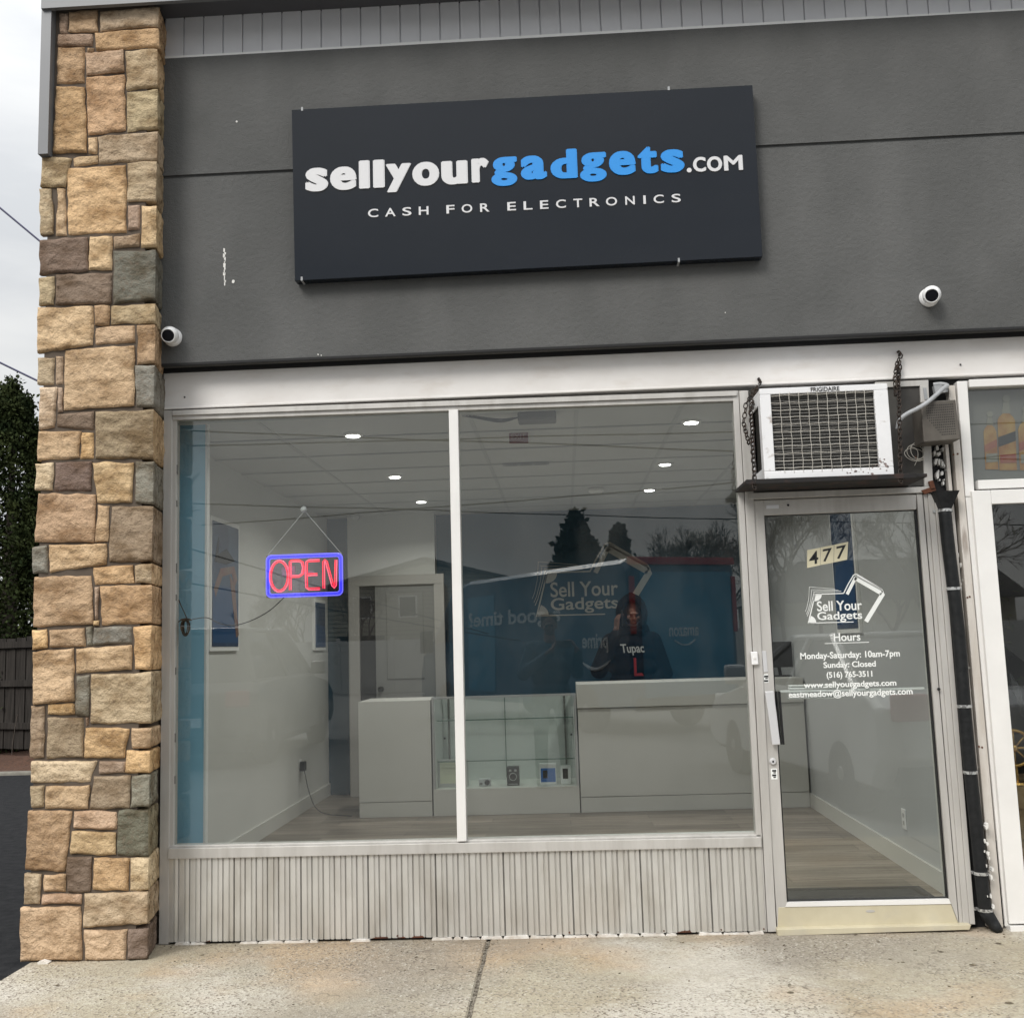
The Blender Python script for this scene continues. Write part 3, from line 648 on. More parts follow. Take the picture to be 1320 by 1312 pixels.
# fluted kick panel: real profile extruded upright
def fluted(x0, x1, z0f, z1f, y0):
    prof = []; x = x0; k = 0
    while x < x1:
        seam = (k % 6 == 0)
        for dx, dy in ((0, .010 if seam else .009), (.004 if seam else .003, .014 if seam else .009), (.006, 0), (.030, -.001), (.0325, .005), (.0365, .005), (.0395, -.0015), (.0530, 0)):
            if x+dx <= x1: prof.append((x+dx, y0+dy))
        x += .0555; k += 1
    vs = []; fs = []; n = len(prof)
    for x_, y_ in prof: vs.append((x_, y_, z0f(x_))); vs.append((x_, y_, z1f(x_)))
    for i in range(n-1): fs.append((2*i, 2*i+2, 2*i+3, 2*i+1))
    return MB().add(vs, fs)
xa = P(216, 1150, -.01).x; xb = P(986, 1150, -.01).x
fl = fluted(xa, xb, lambda x: .012, lambda x: P(217, 1107, -.01).z+.002, -.014); fl.build('fluted_kick_panel', 'alu_dirty', shop)
bk = MB(); bk.box(xa, .012, 0, xb, .05, .45); bk.build('panel_backing', 'blackmat', shop)
# caulk bead and rust spots along the base
ck = MB(); rs = MB(); random.seed(21); x = xa
while x < xb-.05:
    l = random.uniform(.02, .13)
    if random.random() < .62: ck.prism([(x, .0), (x+l, .0), (x+l-.006, random.uniform(.007, .014)), (x+l*.5, random.uniform(.006, .013)), (x+.005, random.uniform(.007, .014))], -.024, .0)
    elif random.random() < .5: rs.prism([(x, .012), (x+l*.7, .012), (x+l*.6, .012+random.uniform(.004, .012)), (x+l*.2, .012+random.uniform(.003, .01))], -.0165, .0)
    x += l+.004
for px_ in (734, 771, 856, 930, 1000, 512, 985): 
    p = P(px_, 1203, -.016); rs.prism([(p.x+.004*cos(a*pi/4), .022+.0035*sin(a*pi/4)) for a in range(8)], -.0175, -.01)
build_each(ck, 'caulk_bead', 'caulk', shop); build_each(rs, 'rust_patch', 'rust', shop)

# ---- door
door = MB()
DY = -.012
door.pxq([(966, 646), (984, 645.4), (1014.5, 1163), (1002, 1195)], DY, .04)
door.pxq([(1181.5, 636.5), (1189, 636.2), (1236, 1190), (1224, 1159)], DY, .04)
d_ = door.build('door', 'alu', shop, bevel=.002)
tr_ = MB(); tr_.pxq([(984.2, 645.2), (1181.3, 637.2), (1181.3, 656.5), (984.2, 664.3)], DY+.001, .04); tr_.build('top_rail', 'alu', d_, bevel=.002)
br_ = MB(); br_.pxq([(1003.2, 1169), (1226, 1165), (1235.5, 1190), (1002.4, 1195)], DY-.001, .04); br_.build('bottom_rail', 'alu_yel', d_, bevel=.002)
gb = MB(); gb.pxq([(1014.5, 1163), (1223.5, 1158.5), (1226, 1164.6), (1012.5, 1168.6)], DY-.004, .03); gb.build('glazing_bead', 'whiteframe', d_)
gk = MB()
gk.pxq([(983.8, 663.5), (1182, 655.5), (1182, 657.8), (986.3, 665.8)], .004, .03); gk.pxq([(983.8, 664), (986, 664), (1016, 1163), (1014, 1163)], .004, .03); gk.pxq([(1179.5, 656), (1182, 656), (1224, 1159), (1221, 1159)], .004, .03)
gk.pxq([(1014, 1160.5), (1223, 1156.5), (1223, 1158.5), (1014, 1163)], .004, .03)
gk.build('gasket', 'black', d_)
dg = MB(); dg.box(1.02, .016, .13, 1.795, .022, 2.03); dg.build('door_glass', 'glass', d_)
# header bar over door + jambs + threshold
hb = MB(); hb.pxq([(965, 635.5), (1199, 627), (1202, 634.5), (965, 643.8)], -.022, .05); hb.build('door_header', 'alu', shop, bevel=.002)
jb = MB()
for k, (a0, a1, b0, b1, yy) in enumerate(((1190.3, 1195.3, 1237, 1241.6, -.010), (1196, 1203.6, 1242.3, 1250, -.018), (1204.4, 1211, 1250.8, 1257.2, -.026))):
    jb.pxq([(a0, 636.2 if k < 2 else 634), (a1, 636 if k < 2 else 634), (b1, 1191), (b0, 1191)], yy, .05)
build_each(jb, 'door_jamb', 'alu', shop, bevel=.0015)
jd = MB(); jd.pxq([(1189, 636), (1212, 634), (1258, 1191), (1236, 1191)], .0, .05); jd.build('jamb_shadow_gap', 'blackmat', shop)
th = MB(); th.pxq([(1001.5, 1197.5), (1252, 1191.5), (1250, 1198), (1003, 1206)], -.055, .06); th.build('threshold', 'alu_yel', shop, bevel=.002)
# pull handle, locks, push bar, stickers
ph = MB(); ph.pxq([(986.5, 891), (997.5, 890.5), (1006, 959.5), (996, 960)], -.055, -.030)
ph.box(*(P(992, 897, -.03)-Vector((.008, 0, .008))), P(992, 897, -.03).x+.008, DY, P(992, 897).z+.008); ph.box(*(P(1000, 952, -.03)-Vector((.008, 0, .008))), P(1000, 952, -.03).x+.008, DY, P(1000, 952).z+.008)
ph.build('pull_handle', 'handle', d_, bevel=.003)
pk = MB(); pk.pxq([(1003.5, 891), (1006, 891), (1011.5, 959.5), (1009, 959.5)], -.010, .012); pk.pxq([(1000.3, 891), (1002, 891), (1007.8, 959.5), (1006.5, 959.5)], -.012, .012); pk.build('handle_grip_strip', 'black', d_)
lk = MB(); p = P(996, 981, DY); lk.lathe(p, (0, -1, 0), [(.0165, 0), (.0165, .006), (.013, .012), (.012, .013)], 24); lk.build('lock_cylinder', 'handle', d_, smooth=False)
lh = MB(); lh.lathe(p+Vector((0, -.0131, 0)), (0, -1, 0), [(.0055, 0), (.004, .001)], 12); lh.build('keyhole', 'black', d_)
st = MB(); st.pxq([(993.5, 990.5), (1001.5, 990.3), (1002.5, 1004), (994.3, 1004.3)], DY-.0015, DY); st.pxq([(984, 869), (990, 868.7), (991, 879.5), (985, 880)], DY-.0015, DY); build_each(st, 'lock_label', 'decal', d_)
sk = MB()
for cx, y0, y1 in ((998, 992, 1002.5), (987.6, 870.5, 878.2)):
    k = 0; yy = y0
    while yy < y1-.5: sk.pxq([(cx-2.6, yy), (cx+2.6, yy-.1), (cx+2.6, yy+2.2), (cx-2.6, yy+2.3)] if k % 2 == 0 else [(cx-1, yy), (cx+2.2, yy), (cx+2.2, yy+1.4), (cx-1, yy+1.5)], DY-.0025, DY-.0015); yy += 2.9; k += 1
build_each(sk, 'label_print', 'black', d_)
lp = MB(); lp.pxq([(982, 839), (987.5, 838.7), (990, 866), (984.5, 866.3)], DY-.003, DY); lp.build('mail_plate', 'handle', d_, bevel=.001)
db_ = MB(); db_.pxq([(967.8, 840), (976.5, 839.7), (978, 856.5), (969.5, 857)], -.038, -.02); db_.build('doorbell', 'camwhite', shop, bevel=.004)
dbb = MB(); p = P(972.8, 848, -.038); dbb.lathe(p, (0, -1, 0), [(.007, 0), (.006, .003)], 16); dbb.build('doorbell_button', 'whiteframe', shop)
pl = MB(); pl.pxq([(988, 651.3), (1004, 650.7), (1004, 655.2), (988, 655.8)], DY-.001, DY+.002); pl.build('maker_plate', 'handle', d_)
cl = MB(); cl.lathe(P(1016, 651, DY), (0, -1, 0), [(.006, 0), (.005, .003)], 12); cl.lathe(P(1210, 888, -.02), (0, -1, 0), [(.008, 0), (.007, .006)], 10); build_each(cl, 'screw', 'black', d_)
oc = MB(); c = P(1122, 1174, DY-.002); oc.prism([(c.x+.022*cos(a*pi/12), c.z+.006*sin(a*pi/12)) for a in range(24)], DY-.0025, DY-.0005); oc.build('oval_badge', 'alu', d_)
# panic bar inside the door
pb = MB(); pb.pxq([(1006, 889.8), (1192, 885.6), (1192, 888.6), (1006, 893)], .026, .045); pb.build('push_bar', 'trimw', d_, bevel=.003)
pb2 = MB(); [pb2.pxq([(1017, y), (1086, y-1.3), (1086, y+h-1.3), (1017.5, y+h)], .024, .06) for y, h in ((883, 2.2), (886.3, 2.5), (894, 3.2), (899.5, 1.8))]; pb2.pxq([(1017, 884), (1086, 882.7), (1086, 899), (1018, 900.3)], .05, .07); pb2.build('push_bar_case', 'trimw', d_, bevel=.003)
# vinyl lettering on the door
DP = .0155
nb = MB()
Qn = [((1040.5, 709), (1057.5, 705.8), (1057, 728.5), (1040.5, 732)), ((1058, 705.5), (1075, 702.2), (1074.5, 725), (1057.5, 728.2)), ((1075.5, 702), (1093.5, 698.2), (1092, 721.2), (1075, 724.8))]
for q in Qn: nb.pxq(q, DP-.001, DP)
build_each(nb, 'house_number_sticker', 'cream', d_)
nd = MB()
for ch, q in zip('477', Qn):
    tl, tr2, br2, bl = [P(*a, DP-.001) for a in q]; ex = (tr2-tl).normalized(); ez = (tl-bl).normalized(); w = (tr2-tl).length; h = (tl-bl).length
    text(nd, ch, w*.16, w*.84, h*.14, h*.86, 0, .0008, .012, 0, frame=(bl, ex, ez, Vector((0, -1, 0))))
nd.build('house_number', 'black', d_)
ds = MB()
def logo(mb, f, y, th, sc):     # f maps door-zoom pixels to (x, z) on the plane
    S = lambda pts, w, cl=False: mb.stroke([f(*p) for p in pts], w*sc, y-th, y, cl)
    S([(522, 512), (545, 465), (574, 416), (582, 411), (592, 410), (724, 489)], 5)
    S([(541, 516), (583, 432), (591, 428)], 16); S([(583, 428), (725, 510)], 25); S([(722, 508), (727, 518), (641, 660)], 22)
    S([(590, 418), (722, 492), (731, 505)], 9)
    S([(345, 668), (336, 668), (372, 516), (522, 511)], 5); S([(336, 668), (575, 662)], 4)
    S([(366, 508), (349, 575), (340, 608), (330, 632)], 2.4); S([(362, 503), (510, 500)], 2.4)
    S([(353, 497), (349, 545), (335, 600), (326, 622)], 1.8); S([(349, 492), (495, 494)], 1.8)
    S([(341, 478), (338, 540), (328, 588), (320, 608)], 1.6); S([(339, 477), (478, 488)], 1.6)
    for cx, cz, a0, a1, r in ((371, 517, -3, 104, 36), (338, 668, -72, -2, 40)):
        pts = [f(cx, cz)]+[f(cx+r*cos(radians(a)), cz+r*sin(radians(a))) for a in np.linspace(a0, a1, 9)]
        mb.prism(pts, y-th, y)
fd = lambda x, y: ((lambda p: (p.x, p.z))(P(960+x/4.1, 640+y/4.1, DP)))
tmp = MB(); logo(tmp, fd, DP, .0012, 1/4.1*.00392)
ds.add(tmp.v, tmp.f)
slx = P(1082, 850, DP); 
textpx(ds, 'Sell Your', 1053, 1111, 774, 787, DP, .0012, .014)
textpx(ds, 'Gadgets', 1053.5, 1111.5, 787.8, 801.5, DP, .0012, .014)
textpx(ds, 'Hours', 1074.5, 1109, 815.5, 826, DP, .0012, .016)
p0, p1 = P(1063, 829.3, DP), P(1120, 827.3, DP); ds.box(p0.x, DP-.001, p0.z-.0015, p1.x, DP, p0.z+.0015)
textpx(ds, 'Monday-Saturday: 10am-7pm', 1031.5, 1160, 839.3, 850.3, DP, .0012, .022)
textpx(ds, 'Sunday: Closed', 1061.5, 1129, 852.2, 862.2, DP, .0012, .022)
textpx(ds, '(516) 765-3511', 1065.5, 1124.5, 865, 875, DP, .0012, .022)
textpx(ds, 'www.sellyourgadgets.com', 1036, 1155.5, 877.5, 887.5, DP, .0012, .022)
textpx(ds, 'eastmeadow@sellyourgadgets.com', 1016.5, 1176.5, 888.2, 899.5, DP, .0012, .022)
ds.build('door_lettering', 'decal', d_)

# ================================================================ WALL SIGN
SG = -.165
sg = empty('wall_sign', (-.13, -.1, 3.31), 'wide glossy black shop sign with white and blue lettering on the grey stucco', 'sign')
b_ = MB(); b_.pxq([(376, 142), (970, 110), (983, 331), (380, 362)], SG, SY-.006); b_.build('sign_board', 'sign', sg, bevel=.002)
cl = MB()
for x, y in ((389.5, 141), (862, 114.5), (389, 359.5), (875, 335.5)):
    p = P(x, y, SG); cl.box(p.x-.005, SG-.003, p.z-.010, p.x+.005, SY, p.z+.010)
build_each(cl, 'mounting_clip', 'conduit', sg)
LY = SG-.001
def heavy(ch, pl, pr, pt, pb, m, off=.022, sh=.040, sv=.016):
    A, F = glyphs(ch, off); c = []; 
    for k, (dx, dz) in enumerate(((0, 0), (-sh, 0), (sh, 0), (-sh*.5, sv), (sh*.5, sv), (-sh*.5, -sv), (sh*.5, -sv))): c.append((A+np.array([dx, dz, 0]), k*.00025))
    B = np.vstack([a for a, _ in c]); lo = B.min(0); hi = B.max(0); cx = (pl+pr)/2; cy = (pt+pb)/2
    x0 = P(pl, cy, LY).x; x1 = P(pr, cy, LY).x; za = P(cx, pb, LY).z; zb = P(cx, pt, LY).z; q = MB()
    for a, dy in c:
        X = x0+(x1-x0)*(a[:, 0]-lo[0])/(hi[0]-lo[0]); Z = za+(zb-za)*(a[:, 1]-lo[1])/(hi[1]-lo[1]); Y = LY-dy-(a[:, 2]+.5)*.004
        q.add(list(zip(X, Y, Z)), F)
    q.build('letter', m, sg)

z1 = lambda u: 380+u/4.552
zz1 = lambda v: 180+v/4.552
for ch, a, b, c, d in (('s', 63, 197, 165, 310), ('e', 208, 363, 158, 302), ('l', 377, 441, 122, 293), ('l', 460, 528, 118, 288), ('y', 535, 685, 140, 313), ('o', 690, 848, 130, 277), ('u', 860, 1015, 124, 269), ('r', 1037, 1140, 108, 257)):
    heavy(ch, z1(a), z1(b), zz1(c)+.8, zz1(d)-.6, 'signwhite')
z2 = lambda u: 620+u/3.771
zz2 = lambda v: 170+v/3.771
for ch, a, b, c, d in (('g', 50, 176, 122, 268), ('a', 193, 320, 115, 237), ('d', 337, 468, 84, 232), ('g', 480, 610, 100, 247), ('e', 622, 752, 93, 215), ('t', 762, 860, 70, 208), ('s', 873, 988, 85, 203)):
    heavy(ch, z2(a), z2(b), zz2(c)+.8, zz2(d)-.6, 'signblue')
for ch, a, b, c, d in (('.', 1000, 1024, 178, 200), ('C', 1030, 1093, 125, 197), ('O', 1098, 1172, 122, 195), ('M', 1180, 1272, 117, 190)):
    heavy(ch, z2(a), z2(b), zz2(c), zz2(d), 'signwhite', 0 if ch == 'M' else .014, .03)
for ch, a, b in (('C', 430, 490), ('A', 530, 592), ('S', 632, 685), ('H', 728, 785), ('F', 890, 938), ('O', 980, 1042), ('R', 1088, 1143)):
    xa_, xb_ = P(z1(a), 272, LY).x, P(z1(b), 272, LY).x; wt = MB(); text(wt, ch, xa_, xb_, 3.612, 3.657, LY, .004, .012); wt.build('letter', 'signwhite', sg)
for ch, a, b in (('E', 128, 170), ('L', 207, 250), ('E', 287, 328), ('C', 365, 413), ('T', 450, 493), ('R', 528, 576), ('O', 608, 662), ('N', 702, 748), ('I', 790, 802), ('C', 840, 890), ('S', 928, 972)):
    xa_, xb_ = P(z2(a), 264, LY).x, P(z2(b), 264, LY).x; wt = MB(); text(wt, ch, xa_, xb_, 3.612, 3.657, LY, .004, .012); wt.build('letter', 'signwhite', sg)

# ================================================================ SECURITY CAMERAS (eyeball)
def eyeball(px, py, lab, aim, s=1.0):
    c = P(px, py, SY-.05); r = empty('security_camera', (c.x, SY, c.z), lab, 'security camera', 'white eyeball cameras on the stucco')
    a = Vector(aim).normalized()
    b = MB(); b.lathe((c.x, SY-.001, c.z), (0, -1, 0), [(.048*s, 0), (.048*s, .010), (.043*s, .022), (.036*s, .030)], 28); b.build('base', 'camwhite', r, smooth=False, bevel=.002)
    h = MB(); cc = Vector((c.x, SY-.050*s, c.z)); h.ell(cc, .045*s, 28, 18); h.build('housing', 'camwhite', r, smooth=True)
    l = MB(); l.lathe(cc+a*.0355*s, a, [(.031*s, 0), (.031*s, .010*s), (.027*s, .0125*s), (.025*s, .0095*s), (.010*s, .0115*s), (.004*s, .012*s)], 28); l.build('lens', 'lens', r, smooth=False)
    rg = MB(); rg.tube([cc+a*.0445*s+(a.orthogonal().normalized()*cos(t)+a.cross(a.orthogonal().normalized())*sin(t))*.033*s for t in np.linspace(0, 2*pi, 25)[:-1]], .003*s, 6, closed=True); rg.build('lens_ring', 'camwhite', r, smooth=True)
eyeball(219, 432, 'white eyeball security camera close to the stone pillar', (.15, -1, -.35))
eyeball(1201, 380, 'white eyeball security camera above the air conditioner at right', (-.35, -1, -.42))

# ================================================================ AIR CONDITIONER, SHELF, CHAINS
AY = -.30
bb = MB(); bb.pxq([(951, 505), (1188, 494), (1193, 626), (958, 634)], .0, .05); bb.build('transom_board', 'board', shop)
tf = MB(); tf.pxq([(1128, 492.5), (1197, 489.5), (1197, 497), (1128, 500)], -.010, .0); tf.pxq([(1186, 497), (1197, 496.5), (1203, 627), (1192, 627)], -.012, .02); tf.build('transom_frame', 'alu', shop, bevel=.002)
ac = empty('air_conditioner', tuple(P(1064, 615, -.2)), 'white window air conditioner with a wire grille resting on a black shelf over the door', 'air conditioner')
A0, A1, A2, A3 = P(975, 502, AY), P(1143, 493.5, AY), P(1153.5, 611, AY), P(992, 618, AY)
x0, x1 = (A0.x+A3.x)/2-.004, (A1.x+A2.x)/2; zt, zb = (A0.z+A1.z)/2, (A2.z+A3.z)/2
bw = .058
cs = MB(); cs.box(x0, AY, zt-.03, x1, AY+.02, zt); cs.box(x0, AY, zb, x1, AY+.02, zb+.038); cs.box(x0, AY, zb+.0381, x0+bw*.9, AY+.02, zt-.0301); cs.box(x1-bw*1.15, AY, zb+.0381, x1, AY+.02, zt-.0301)
cs.build('front_frame', 'acwhite', ac, bevel=.003)
cb = MB(); cb.box(x0+.002, AY+.021, zt-.012, x1-.002, .0, zt-.002); cb.box(x0+.002, AY+.021, zb+.002, x1-.002, .0, zb+.012); cb.box(x1-.012, AY+.021, zb+.0121, x1-.002, .0, zt-.0121)
cb.box(x0+.002, AY+.021, zb+.0121, x0+.012, AY+.07, zt-.0121); cb.box(x0+.002, -.04, zb+.0121, x0+.012, .0, zt-.0121); cb.box(x0+.002, AY+.07, zt-.07, x0+.012, -.04, zt-.0121); cb.box(x0+.002, AY+.07, zb+.0121, x0+.012, -.04, zb+.06)
cb.build('casing', 'acwhite', ac, bevel=.002)
lv = MB()
for k in range(22): zz = zb+.065+k*(zt-zb-.14)/21; lv.add([(x0+.003, AY+.07, zz), (x0+.003, -.04, zz), (x0+.012, -.04, zz+.008), (x0+.012, AY+.07, zz+.008)], [(0, 1, 2, 3)])
lv.box(x0+.02, AY+.06, zb+.05, x0+.024, -.03, zt-.06); lv.build('side_louvre', 'acdark', ac)
fn_ = MB(); gx0, gx1, gz0, gz1 = x0+bw*.9, x1-bw*1.15, zb+.038, zt-.03
fn_.box(gx0-.01, AY+.034, gz0-.01, gx1+.01, AY+.036, gz1+.01)
k = gz0
while k < gz1: fn_.add([(gx0, AY+.018, k), (gx1, AY+.018, k), (gx1, AY+.032, k+.010), (gx0, AY+.032, k+.010)], [(0, 1, 2, 3)]); k += .0155
fn_.build('condenser_fins', 'acdark', ac)
gw = MB(); random.seed(4)
for i in range(1, 11):
    xx = gx0+(gx1-gx0)*i/11+.002*random.uniform(-1, 1); gw.tube([(xx+.0016*sin(k*1.7+i), AY-.001+.003*(k % 2), gz0-.012+(gz1-gz0+.02)*k/18) for k in range(19)], .0013, 5)
for j in range(0, 11):
    zz = gz0+(gz1-gz0)*(j+.35)/10.6; gw.tube([(gx0-.004+(gx1-gx0+.008)*k/22, AY-.001+.003*((k+1) % 2), zz+.0016*sin(k*1.3+j)) for k in range(23)], .0013, 5)
gw.build('wire_grille', 'wirew', ac, smooth=True)
tx = MB(); textpx(tx, 'FRIGIDAIRE', 1045, 1082, 498.6, 504.2, AY-.001, .001, .014); tx.build('brand_lettering', 'black', ac)
dn = MB(); random.seed(6)
for i in range(26):
    cx = random.gauss(1137, 8); cy = random.gauss(601, 5) if i % 3 else random.gauss(1105, 1)
    if i % 3 == 0: cx, cy = random.uniform(1088, 1128), random.uniform(607, 611)
    if cx > 1150 or cy > 611: continue
    r = random.uniform(.4, 1.5); dn.pxq([(cx+r*1.6*cos(a)*random.uniform(.6, 1.2), cy+r*sin(a)) for a in np.linspace(0, 2*pi, 8)[:-1]], AY-.0006-.00002*i, AY+.001)
build_each(dn, 'chipped_paint_spot', mat('chip', (.09, .08, .08), .7, c2=(.3, .22, .2), scale=60), ac)
sh = MB(); S0, S1 = P(948, 640, .0), P(1195, 622, AY); zs = zb-.003
sh.box(S0.x, AY-.012, zs-.016, S1.x, .0, zs); sh.box(S0.x+.002, AY-.016, zs-.020, S1.x-.05, AY-.0125, zs+.003)
tag(sh.build('support_shelf', 'shelf', bevel=.002), 'thin rusted black steel shelf under the air conditioner', 'shelf')
# chains
def link(mb, c, d, n, L=.030, w=.0095, r=.0030):
    d = d.normalized(); n = (n-d*n.dot(d)).normalized(); pts = []
    for k in range(12):
        t = 2*pi*k/12; a = cos(t)*w; b = sin(t)*w+(L/2-w if sin(t) > 0 else -(L/2-w)); pts.append(c+n*a+d*b)
    mb.tube(pts, r, 5, closed=True)
def chain(name, pts, label, hook):
    r = empty(name, tuple(pts[-1]), label, 'chain', 'chains holding up the air conditioner'); mb = MB()
    pts = [Vector(p) for p in pts]; step = .0215; i = 0
    segs = [(pts[k], pts[k+1]) for k in range(len(pts)-1)]
    for a, b in segs:
        n = max(1, int((b-a).length/step))
        for k in range(n):
            c = a.lerp(b, (k+.5)/n); nn = Vector((1, .25, 0)) if i % 2 else Vector((-.3, 1, 0)); link(mb, c+Vector((random.uniform(-.002, .002), 0, 0)), (b-a), nn); i += 1
    mb.build('links', 'chain', r, smooth=True)
    h = MB(); p = Vector(hook); h.tube([p+Vector((0, .02, .012)), p+Vector((0, -.02, .012)), p+Vector((.004, -.03, .0)), p+Vector((.0, -.024, -.014)), p+Vector((-.004, -.012, -.012))], .0035, 6)
    h.lathe(p+Vector((0, .015, .014)), (0, -1, 0), [(.012, 0), (.012, .006), (.007, .008), (.006, .026)], 6); h.build('hook', 'chain', r)
random.seed(2)
chain('chain', [P(975, 500, -.03), P(968, 530, -.20), P(971, 585, AY+.015), P(973, 630, AY-.012)], 'dark rusty chain hanging at the left side of the air conditioner', P(978, 492, -.01))
chain('chain', [P(976, 498, -.03), P(962, 520, -.05), P(958, 545, -.06), P(965, 572, -.12), P(970, 560, -.16)], 'slack loop of dark chain dangling beside the door frame top, behind the longer left chain', P(979, 494, -.012))
chain('chain', [P(1157, 470, -.03), P(1159, 520, -.20), P(1160, 570, AY+.05), P(1161, 622, AY-.012)], 'dark chain running straight down at the right side of the air conditioner', P(1158, 457, -.01))
chain('chain', [P(1158, 462, -.03), P(1153, 486, -.05), P(1155, 510, -.055), P(1159, 486, -.05), P(1160, 466, -.03)], 'bunched loop of spare chain on the header above the air conditioner', P(1160, 460, -.012))
rb = MB(); rb.pxq([(1188, 632), (1205, 626), (1207, 632), (1192, 637)], -.03, -.012); rb.pxq([(1198, 620), (1203, 619), (1206, 629), (1200, 630)], -.035, -.012); tag(rb.build('rusty_bracket', 'rust', bevel=.001), 'small orange rusty bracket stub at the top right corner of the door frame', 'bracket')
# perforated metal siren box with conduit
bx = empty('siren_box', tuple(P(1210, 570, -.1)), 'brown grey perforated metal box beside the air conditioner', 'alarm box')
q = MB(); BY = -.16; q.pxq([(1187, 518), (1232, 515), (1238, 566), (1191, 570)], BY, -.02); q.build('box_body', 'bell', bx, bevel=.004)
hl = MB(); 
for i in range(15):
    for j in range(13):
        u = (i+.5)/15*.80+.12; v = (j+.5)/13*.80+.08
        if u+(1-v)*.9 < .62: continue
        cxp = 1187+45*u+5*v; cyp = 518-3*u+51.5*v; p = P(cxp, cyp, BY); hl.prism([(p.x+.0030*cos(a*pi/3), p.z+.0030*sin(a*pi/3)) for a in range(6)], BY-.0008, BY+.001)
o = hl.build('perforations', 'blackmat', bx); o['kind'] = 'stuff'
cd = MB()
cp = [P(1157, 553, -.20), P(1160, 541, -.21), P(1170, 533, -.21), P(1182, 527, -.20), P(1195, 519, -.19), P(1207, 509, -.15), P(1217, 500, -.10), P(1221, 497, -.05), P(1213, 495, -.02), P(1203, 496, -.01)]
def smoothpts(p, n=6):
    out = []
    for i in range(len(p)-1):
        a = p[max(i-1, 0)]; b = p[i]; c = p[i+1]; d = p[min(i+2, len(p)-1)]
        for k in range(n):
            t = k/n; out.append(.5*((2*b)+(c-a)*t+(2*a-5*b+4*c-d)*t*t+(3*b-a-3*c+d)*t**3))
    return out+[p[-1]]
cd.tube(smoothpts(cp), .0105, 12); o = cd.build('flexible_conduit', 'conduit', smooth=True); tag(o, 'bent grey conduit curving from the alarm box behind the right chain', 'conduit')
wl = MB()
for k, (cx, cy, r, rz) in enumerate(((1180, 583, 11, 12), (1179, 586, 13, 10), (1183, 581, 9, 13))):
    wl.tube([P(cx+r*cos(t), cy+rz*.8*sin(t)+.15*r*cos(t), -.03-.01*sin(t)) for t in np.linspace(.2*k, 2*pi*.93+.2*k, 26)], .0016, 5)
wl.tube(smoothpts([P(1172, 575, -.02), P(1182, 580, -.03), P(1183, 590, -.03), P(1179, 600, -.03)]), .0015, 5)
o = wl.build('loose_wires', 'wirew', smooth=True); tag(o, 'thin loops of loose white wire beside the right chain', 'wire')
wn = MB(); wn.tube([P(1180, 588, -.032), P(1181, 592, -.034)], .004, 6); build_each(wn, 'wire_nut', 'rust', o)

# ================================================================ GAP WITH DRAIN PIPE
gp = MB(); gp.box(1.85, .03, 0, 2.06, .06, 2.68); gp.build('gap_backing', 'blackmat', shop)
PY = -.045
pp = empty('drain_pipe', (1.93, PY, 0), 'black drain pipe with galvanised straps in the narrow gap right of the door', 'drain pipe')
ctr = [(1217.5, 655), (1222, 700), (1229, 757), (1237, 830), (1243, 910), (1251, 995), (1260, 1080), (1266, 1140), (1270, 1172)]
cpts = [P(x, y, PY) for x, y in ctr]
pm = MB(); pm.tube(smoothpts(cpts, 4), .031, 16); pm.build('pipe', 'pipe', pp, smooth=True)
el = MB(); el.tube([cpts[-1], cpts[-1]+Vector((.010, 0, -.03)), cpts[-1]+Vector((.035, -.02, -.075)), cpts[-1]+Vector((.045, -.04, -.09))], [.031, .032, .026, .018], 12); el.build('outlet_spout', 'pipe', pp, smooth=True)
fu = MB(); a = P(1208, 633, PY-.05); b = P(1244-8, 632, PY-.05); fc = P(1222, 632.5, PY-.05)
fu.add([(fc.x-.058, PY-.055, fc.z), (fc.x+.055, PY-.055, fc.z), (fc.x+.055, PY+.05, fc.z), (fc.x-.058, PY+.05, fc.z), (fc.x-.030, PY-.03, fc.z-.085), (fc.x+.018, PY-.03, fc.z-.085), (fc.x+.018, PY+.03, fc.z-.085), (fc.x-.030, PY+.03, fc.z-.085)],
       [(0, 1, 5, 4), (1, 2, 6, 5), (2, 3, 7, 6), (3, 0, 4, 7), (4, 5, 6, 7), (0, 3, 2, 1)]); fu.build('funnel', 'pipe', pp)
for y in (658, 758.5, 910, 995, 1125, 1172):
    i = [k for k in range(len(ctr)-1) if ctr[k][1] <= y <= ctr[k+1][1]][0]; t = (y-ctr[i][1])/(ctr[i+1][1]-ctr[i][1]); c = cpts[i].lerp(cpts[i+1], t)
    s_ = MB(); s_.lathe(c-Vector((0, 0, .007)), (0, 0, 1), [(.0335, 0), (.0335, .014)], 20); s_.box(c.x-.05, PY+.02, c.z-.007, c.x-.030, PY+.024, c.z+.007); s_.box(c.x+.030, PY+.02, c.z-.007, c.x+.046, PY+.024, c.z+.007)
    s_.build('strap', 'strap', pp)
fk = MB(); random.seed(8)
for y0, y1, xo, nn in ((570, 632, 1209, 26), (1040, 1170, 1268, 16), (680, 760, 1233, 10), (770, 1000, 1244, 10)):
    for i in range(nn):
        y = random.uniform(y0, y1); x = xo+(y-y0)*.09+random.gauss(0, 3.0); r = random.uniform(.5, 2.6)
        fk.pxq([(x+r*cos(a)*random.uniform(.3, 1), y+r*2.2*sin(a)*random.uniform(.4, 1)) for a in np.linspace(0, 2*pi, 8)[:-1]], (PY-.033 if y > 1000 else .0)-.00003*i, PY+.0 if y > 1000 else .03)
o = fk.build('flaking_paint', 'flake', shop); o['kind'] = 'stuff'
po = MB(); po.pxq([(1222.5, 497), (1231, 496.5), (1293.5, 1195), (1281, 1195)], -.020, .03); po.pxq([(1217.5, 566), (1222, 566), (1279.5, 1195), (1274, 1195)], -.010, .03)
